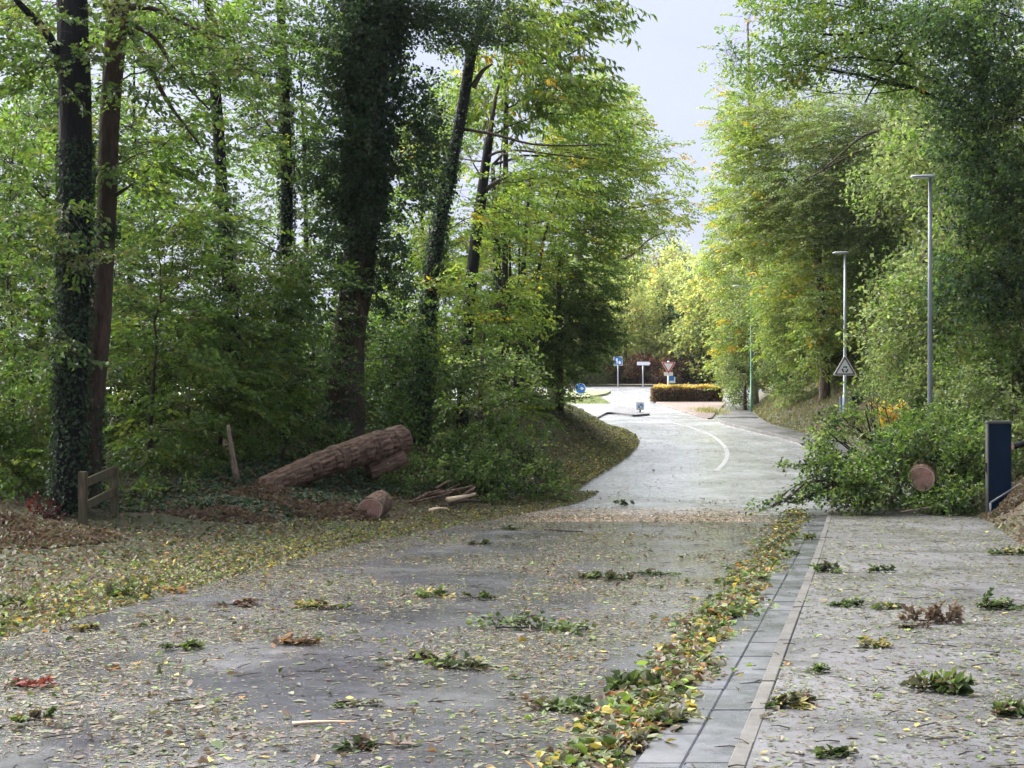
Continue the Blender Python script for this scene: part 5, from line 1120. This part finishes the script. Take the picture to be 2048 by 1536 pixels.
sp = [(1062, 1262, 'long flat green sprig lying in the middle of the wet road', .62, PG, .25, 14), (640, 1218, 'bright green sprig on the road left of centre, near the verge leaves', .36, PYG, .3, 8),
      (1268, 1385, 'fresh green sprig standing up at the edge of the gutter leaf band', .24, PG, .9, 7), (1888, 1385, 'bushy dark green oak sprig standing on the pavement', .24, PG, .75, 11), (1582, 1415, 'yellow green sprig on the pavement just right of the kerb', .28, PYG, .4, 9),
      (1755, 1296, 'pale yellow leaf cluster on the pavement', .22, PY, .4, 6), (1872, 1248, 'brown withered cluster of curled leaves on the pavement', .3, PB, .7, 9), (1828, 1258, 'smaller brown withered cluster next to the bigger one', .2, PB, .4, 5),
      (1690, 1214, 'dark green sprig on the pavement right of the slabs', .22, PG, .5, 6), (1640, 1346, 'little green sprig on the pavement between two yellowish ones', .13, PG, .6, 5), (1655, 1146, 'green sprig upright on the kerb', .26, PG, .8, 7), (1762, 1146, 'dark green sprig far along the pavement', .22, PG, .5, 5),
      (1770, 1218, 'flat green sprig left of the withered brown cluster', .2, PYG, .4, 5), (1252, 1012, 'lone green sprig on the bright road before the bend', .3, PG, .7, 6), (1180, 1158, 'green tuft of leaves on the glistening road', .22, PG, .6, 6), (1240, 1162, 'dark brown green sprig beside the green tuft', .3, pal(dark=3, brown=2), .3, 7),
      (1310, 1150, 'loose green sprig near the gutter on the glistening road', .34, PG, .3, 8), (480, 1213, 'brown withered leaf cluster on the road near the verge', .26, PB, .5, 6), (250, 1196, 'yellow green sprig on the verge leaves below the fence', .3, PYG, .7, 9), (165, 1262, 'yellow sprig with a bare stalk on the road edge', .24, PY, .5, 5),
      (30, 1215, 'dark green sprig at the road edge far left', .32, PYG, .6, 9), (342, 1186, 'glowing orange yellow leaf cluster on the verge', .2, pal(orange=3, yellow=3), .6, 6), (62, 1452, 'lime green leaf pair standing at the bottom left of the road', .15, pal(green=2, yellow=1), 1.0, 4), (62, 1374, 'dark red leaf cluster at the left edge of the road', .18, pal(red=4, brown=1), .4, 5),
      (925, 1338, 'yellowish sprig with a stalk on the road below the long green sprig', .34, PYG, .35, 8), (850, 1320, 'olive sprig left of the yellowish sprig with a stalk', .26, pal(olive=3, brown=2, tan=1), .3, 6), (1130, 1420, 'pale green sprig between bare asphalt and the gutter leaves', .28, PYG, .45, 7), (740, 1500, 'dark green and brown sprig at the bottom of the road', .22, pal(dark=3, brown=2), .4, 6),
      (700, 1412, 'pale splintered sprig on bare asphalt', .2, pal(pale=3, tan=3), .2, 5), (1680, 1512, 'small green sprig at the bottom of the pavement', .16, PYG, .5, 5), (2025, 1432, 'grassy green tuft at the right edge of the pavement', .2, pal(green=4, olive=1), .6, 8), (1995, 1220, 'green sprig against the bank at the pavement edge', .34, PG, .7, 9), (2020, 1110, 'yellow green sprig under the heap of brown leaves', .34, PYG, .6, 9),
      (1610, 1080, 'olive green sprig lying across the slabs', .26, PYG, .5, 7), (1565, 1110, 'yellowing sprig in the gutter leaf band far along', .3, PYG, .6, 8), (1500, 1160, 'yellowing sprig in the gutter leaf band halfway', .3, PYG, .6, 8), (1430, 1235, 'green and orange sprig in the gutter leaf band', .28, pal(green=3, orange=1, yellow=1), .6, 8),
      (1380, 1300, 'orange sprig in the gutter leaf band beside the widest slab', .24, pal(orange=3, yellow=3, olive=1), .5, 7), (1310, 1450, 'yellow sprig in the gutter leaf band at the bottom', .24, pal(yellow=3, pale=2, green=2), .6, 9), (1250, 1500, 'olive and rust sprig in the gutter leaf band at the very bottom', .24, pal(olive=3, rust=2, yellow=1), .5, 8),
      (960, 1090, 'green sprig beside the sawdust on the road', .26, PG, .5, 6), (1020, 1060, 'dark thin sprig near the sawdust', .24, PG, .3, 5), (860, 1195, 'olive tuft on the road between verge and long green sprig', .26, PYG, .5, 6), (960, 1200, 'dark tuft right above the long green sprig', .18, PG, .7, 5), (375, 1300, 'grey green sprig on the road, lower left', .2, PG, .5, 5), (600, 1290, 'rusty sprig on the road, lower left of centre', .26, pal(rust=3, brown=2, orange=1), .3, 7)]
for i, (px, py, lb, sz, pl, fl, nn) in enumerate(sp): sprig(px, py, lb, sz, pl, 400 + i, fl, nn, L=min(.08, .26 * sz + .02) * (.7 if i % 3 == 1 else 1), W=min(.055, .18 * sz + .012) * (.7 if i % 3 == 1 else 1), kind='beech' if i % 3 == 1 else 'bush')
stick('splintered_stick', 'pale peeled stick lying on the bare asphalt near the bottom', on_ground(585, 1453) + [0, 0, .015], on_ground(715, 1450) + [0, 0, .015], .012, M_SPLIT, 520, None, 'stick', .02)
stick('curved_twig', 'dark curved twig on the road beside the verge leaves', on_ground(520, 1162) + [0, 0, .012], on_ground(610, 1178) + [0, 0, .012], .012, M_BARK_TWIG, 521, None, 'stick', .12)
stick('straight_twig', 'dark straight twig lying near the sawdust', on_ground(1090, 1061) + [0, 0, .015], on_ground(1165, 1065) + [0, 0, .015], .02, M_BARK_TWIG, 522, None, 'stick', .03)
# small bare twigs all over
parts = []; g = np.random.default_rng(530)
for _ in range(800):
    y = float(7 + 26 * g.random() ** 1.2); x = float(g.uniform(max(Lx(y) - 1, -.36 * y), min(Bx(y), .36 * y))); a = g.uniform(0, pi); l = g.uniform(.05, .24)
    z = float(gz(x, y)) + .012; d = np.array([cos(a), sin(a), 0]) * l / 2; p = np.array([x, y, z])
    parts.append(tube(np.array([p - d, p + g.normal(0, .03 * l, 3) * [1, 1, .2] + [0, 0, .006], p + d]), [.004, .0035, .002], 4))
V, Q, T = join(parts); mesh_obj('twig_litter', fast_mesh('twig_litter', V, Q, mats=[M_BARK_TWIG]), kind='stuff')

# ------------------------------------------------------------------ single fallen leaves, the ones that show largest
def lobed_leaf(kind, g, size):
    if kind == 0: prof = [(0, .02), (.12, .16), (.22, .10), (.36, .27), (.46, .17), (.60, .30), (.70, .17), (.84, .2), (.93, .09), (1, .0)]     # oak
    elif kind == 1: prof = [(0, .02), (.15, .14), (.35, .24), (.55, .25), (.75, .18), (.9, .08), (1, 0)]                                     # beech
    else: prof = [(0, .02), (.15, .09), (.4, .15), (.65, .14), (.85, .07), (1, 0)]                                                            # chestnut
    V, Q, T = [], [], []; cu, ti = g.uniform(.1, .5), g.uniform(-.25, .3)
    for t, w_ in prof:
        zc_ = ti * (t - .4) ** 2 * 1.4; up_ = cu * w_ + .03 * sin(t * 19)
        V += [(w_, t - .5, zc_ + up_), (0, t - .5, zc_), (-w_, t - .5, zc_ + up_ * g.uniform(.5, 1.2))]
    n = len(prof)
    for i in range(n - 1):
        a = i * 3; Q += [(a, a + 1, a + 4, a + 3), (a + 1, a + 2, a + 5, a + 4)]
    V = np.array(V) * size; V[:, 2] -= V[:, 2].min(); return V, Q
cn = dict(yellow='yellow', orange='orange', green='fresh green', pale='pale yellowish', brown='brown', olive='olive green', dark='dark green', tan='tan')
lib = {}
g = np.random.default_rng(540)
for cname in cn:
    for k in range(3):
        for q_ in range(2):
            V, Q = lobed_leaf(k, g, g.uniform(.085, .13) if k != 2 else g.uniform(.11, .16)); c = np.array(LP[cname]) * np.exp(g.normal(0, .15))
            C = np.tile(c, (len(V), 1)) * np.exp(g.normal(0, .12, (len(V), 1))); C[1::3] *= .85
            lib.setdefault(cname, []).append(fast_mesh('fallen_leaf', V, Q, C, [M_LITTER]))
names = list(cn); wt = {'gutter': [5, 4, 3, 3, 2.5, 3, 2, 1.5], 'road': [1, .7, 1.6, 3, 3, 2, 1, 3], 'pavement': [.6, .3, 1.5, 3, 1.5, 1.5, 1, 2]}
where = {'gutter': 'in the leaf band along the gutter slabs', 'road': 'flat on the wet road near the camera', 'pavement': 'flat on the gritty pavement'}
for i in range(220):
    zone = 'gutter' if i < 130 else 'road' if i < 180 else 'pavement'
    y = 7.4 + (7 if zone == 'gutter' else 5) * g.random() ** 1.3
    if zone == 'gutter': x = float(Rx(y)) - .68 + .06 * sin(y * 1.3) + .06 * sin(y * 3.1) + g.normal(0, .15); z = float(zr(y)) + .028
    elif zone == 'road': x = g.uniform(-.345 * y, min(float(Rx(y)) - .6, .345 * y)); z = float(zr(y)) + .012
    else: x = g.uniform(float(Rx(y)) + .12, max(float(Rx(y)) + .3, .345 * y)); z = float(gz(x, y)) + .008
    p_ = np.array(wt[zone]); cname = names[g.choice(8, p=p_ / p_.sum())]
    o = bpy.data.objects.new('fallen_leaf', lib[cname][g.integers(6)]); link(o); o.location = (x, y, z)
    s_zone = 1.0 if zone == 'gutter' else .75
    tl = .25 if zone == 'gutter' else .12
    o.rotation_euler = (g.normal(0, tl), g.normal(0, tl), g.uniform(0, 6.28))
    s = g.uniform(.5, .95) * s_zone; o.scale = (s, s, s)
    tag(o, f'single {cn[cname]} fallen leaf lying {where[zone]}', 'leaf', f'{cn[cname]} leaves {zone}')
print('objects', round(time.time() - T0, 1), TRIS[0])
print('script', round(time.time() - T0, 1), 's; triangles', TRIS[0])
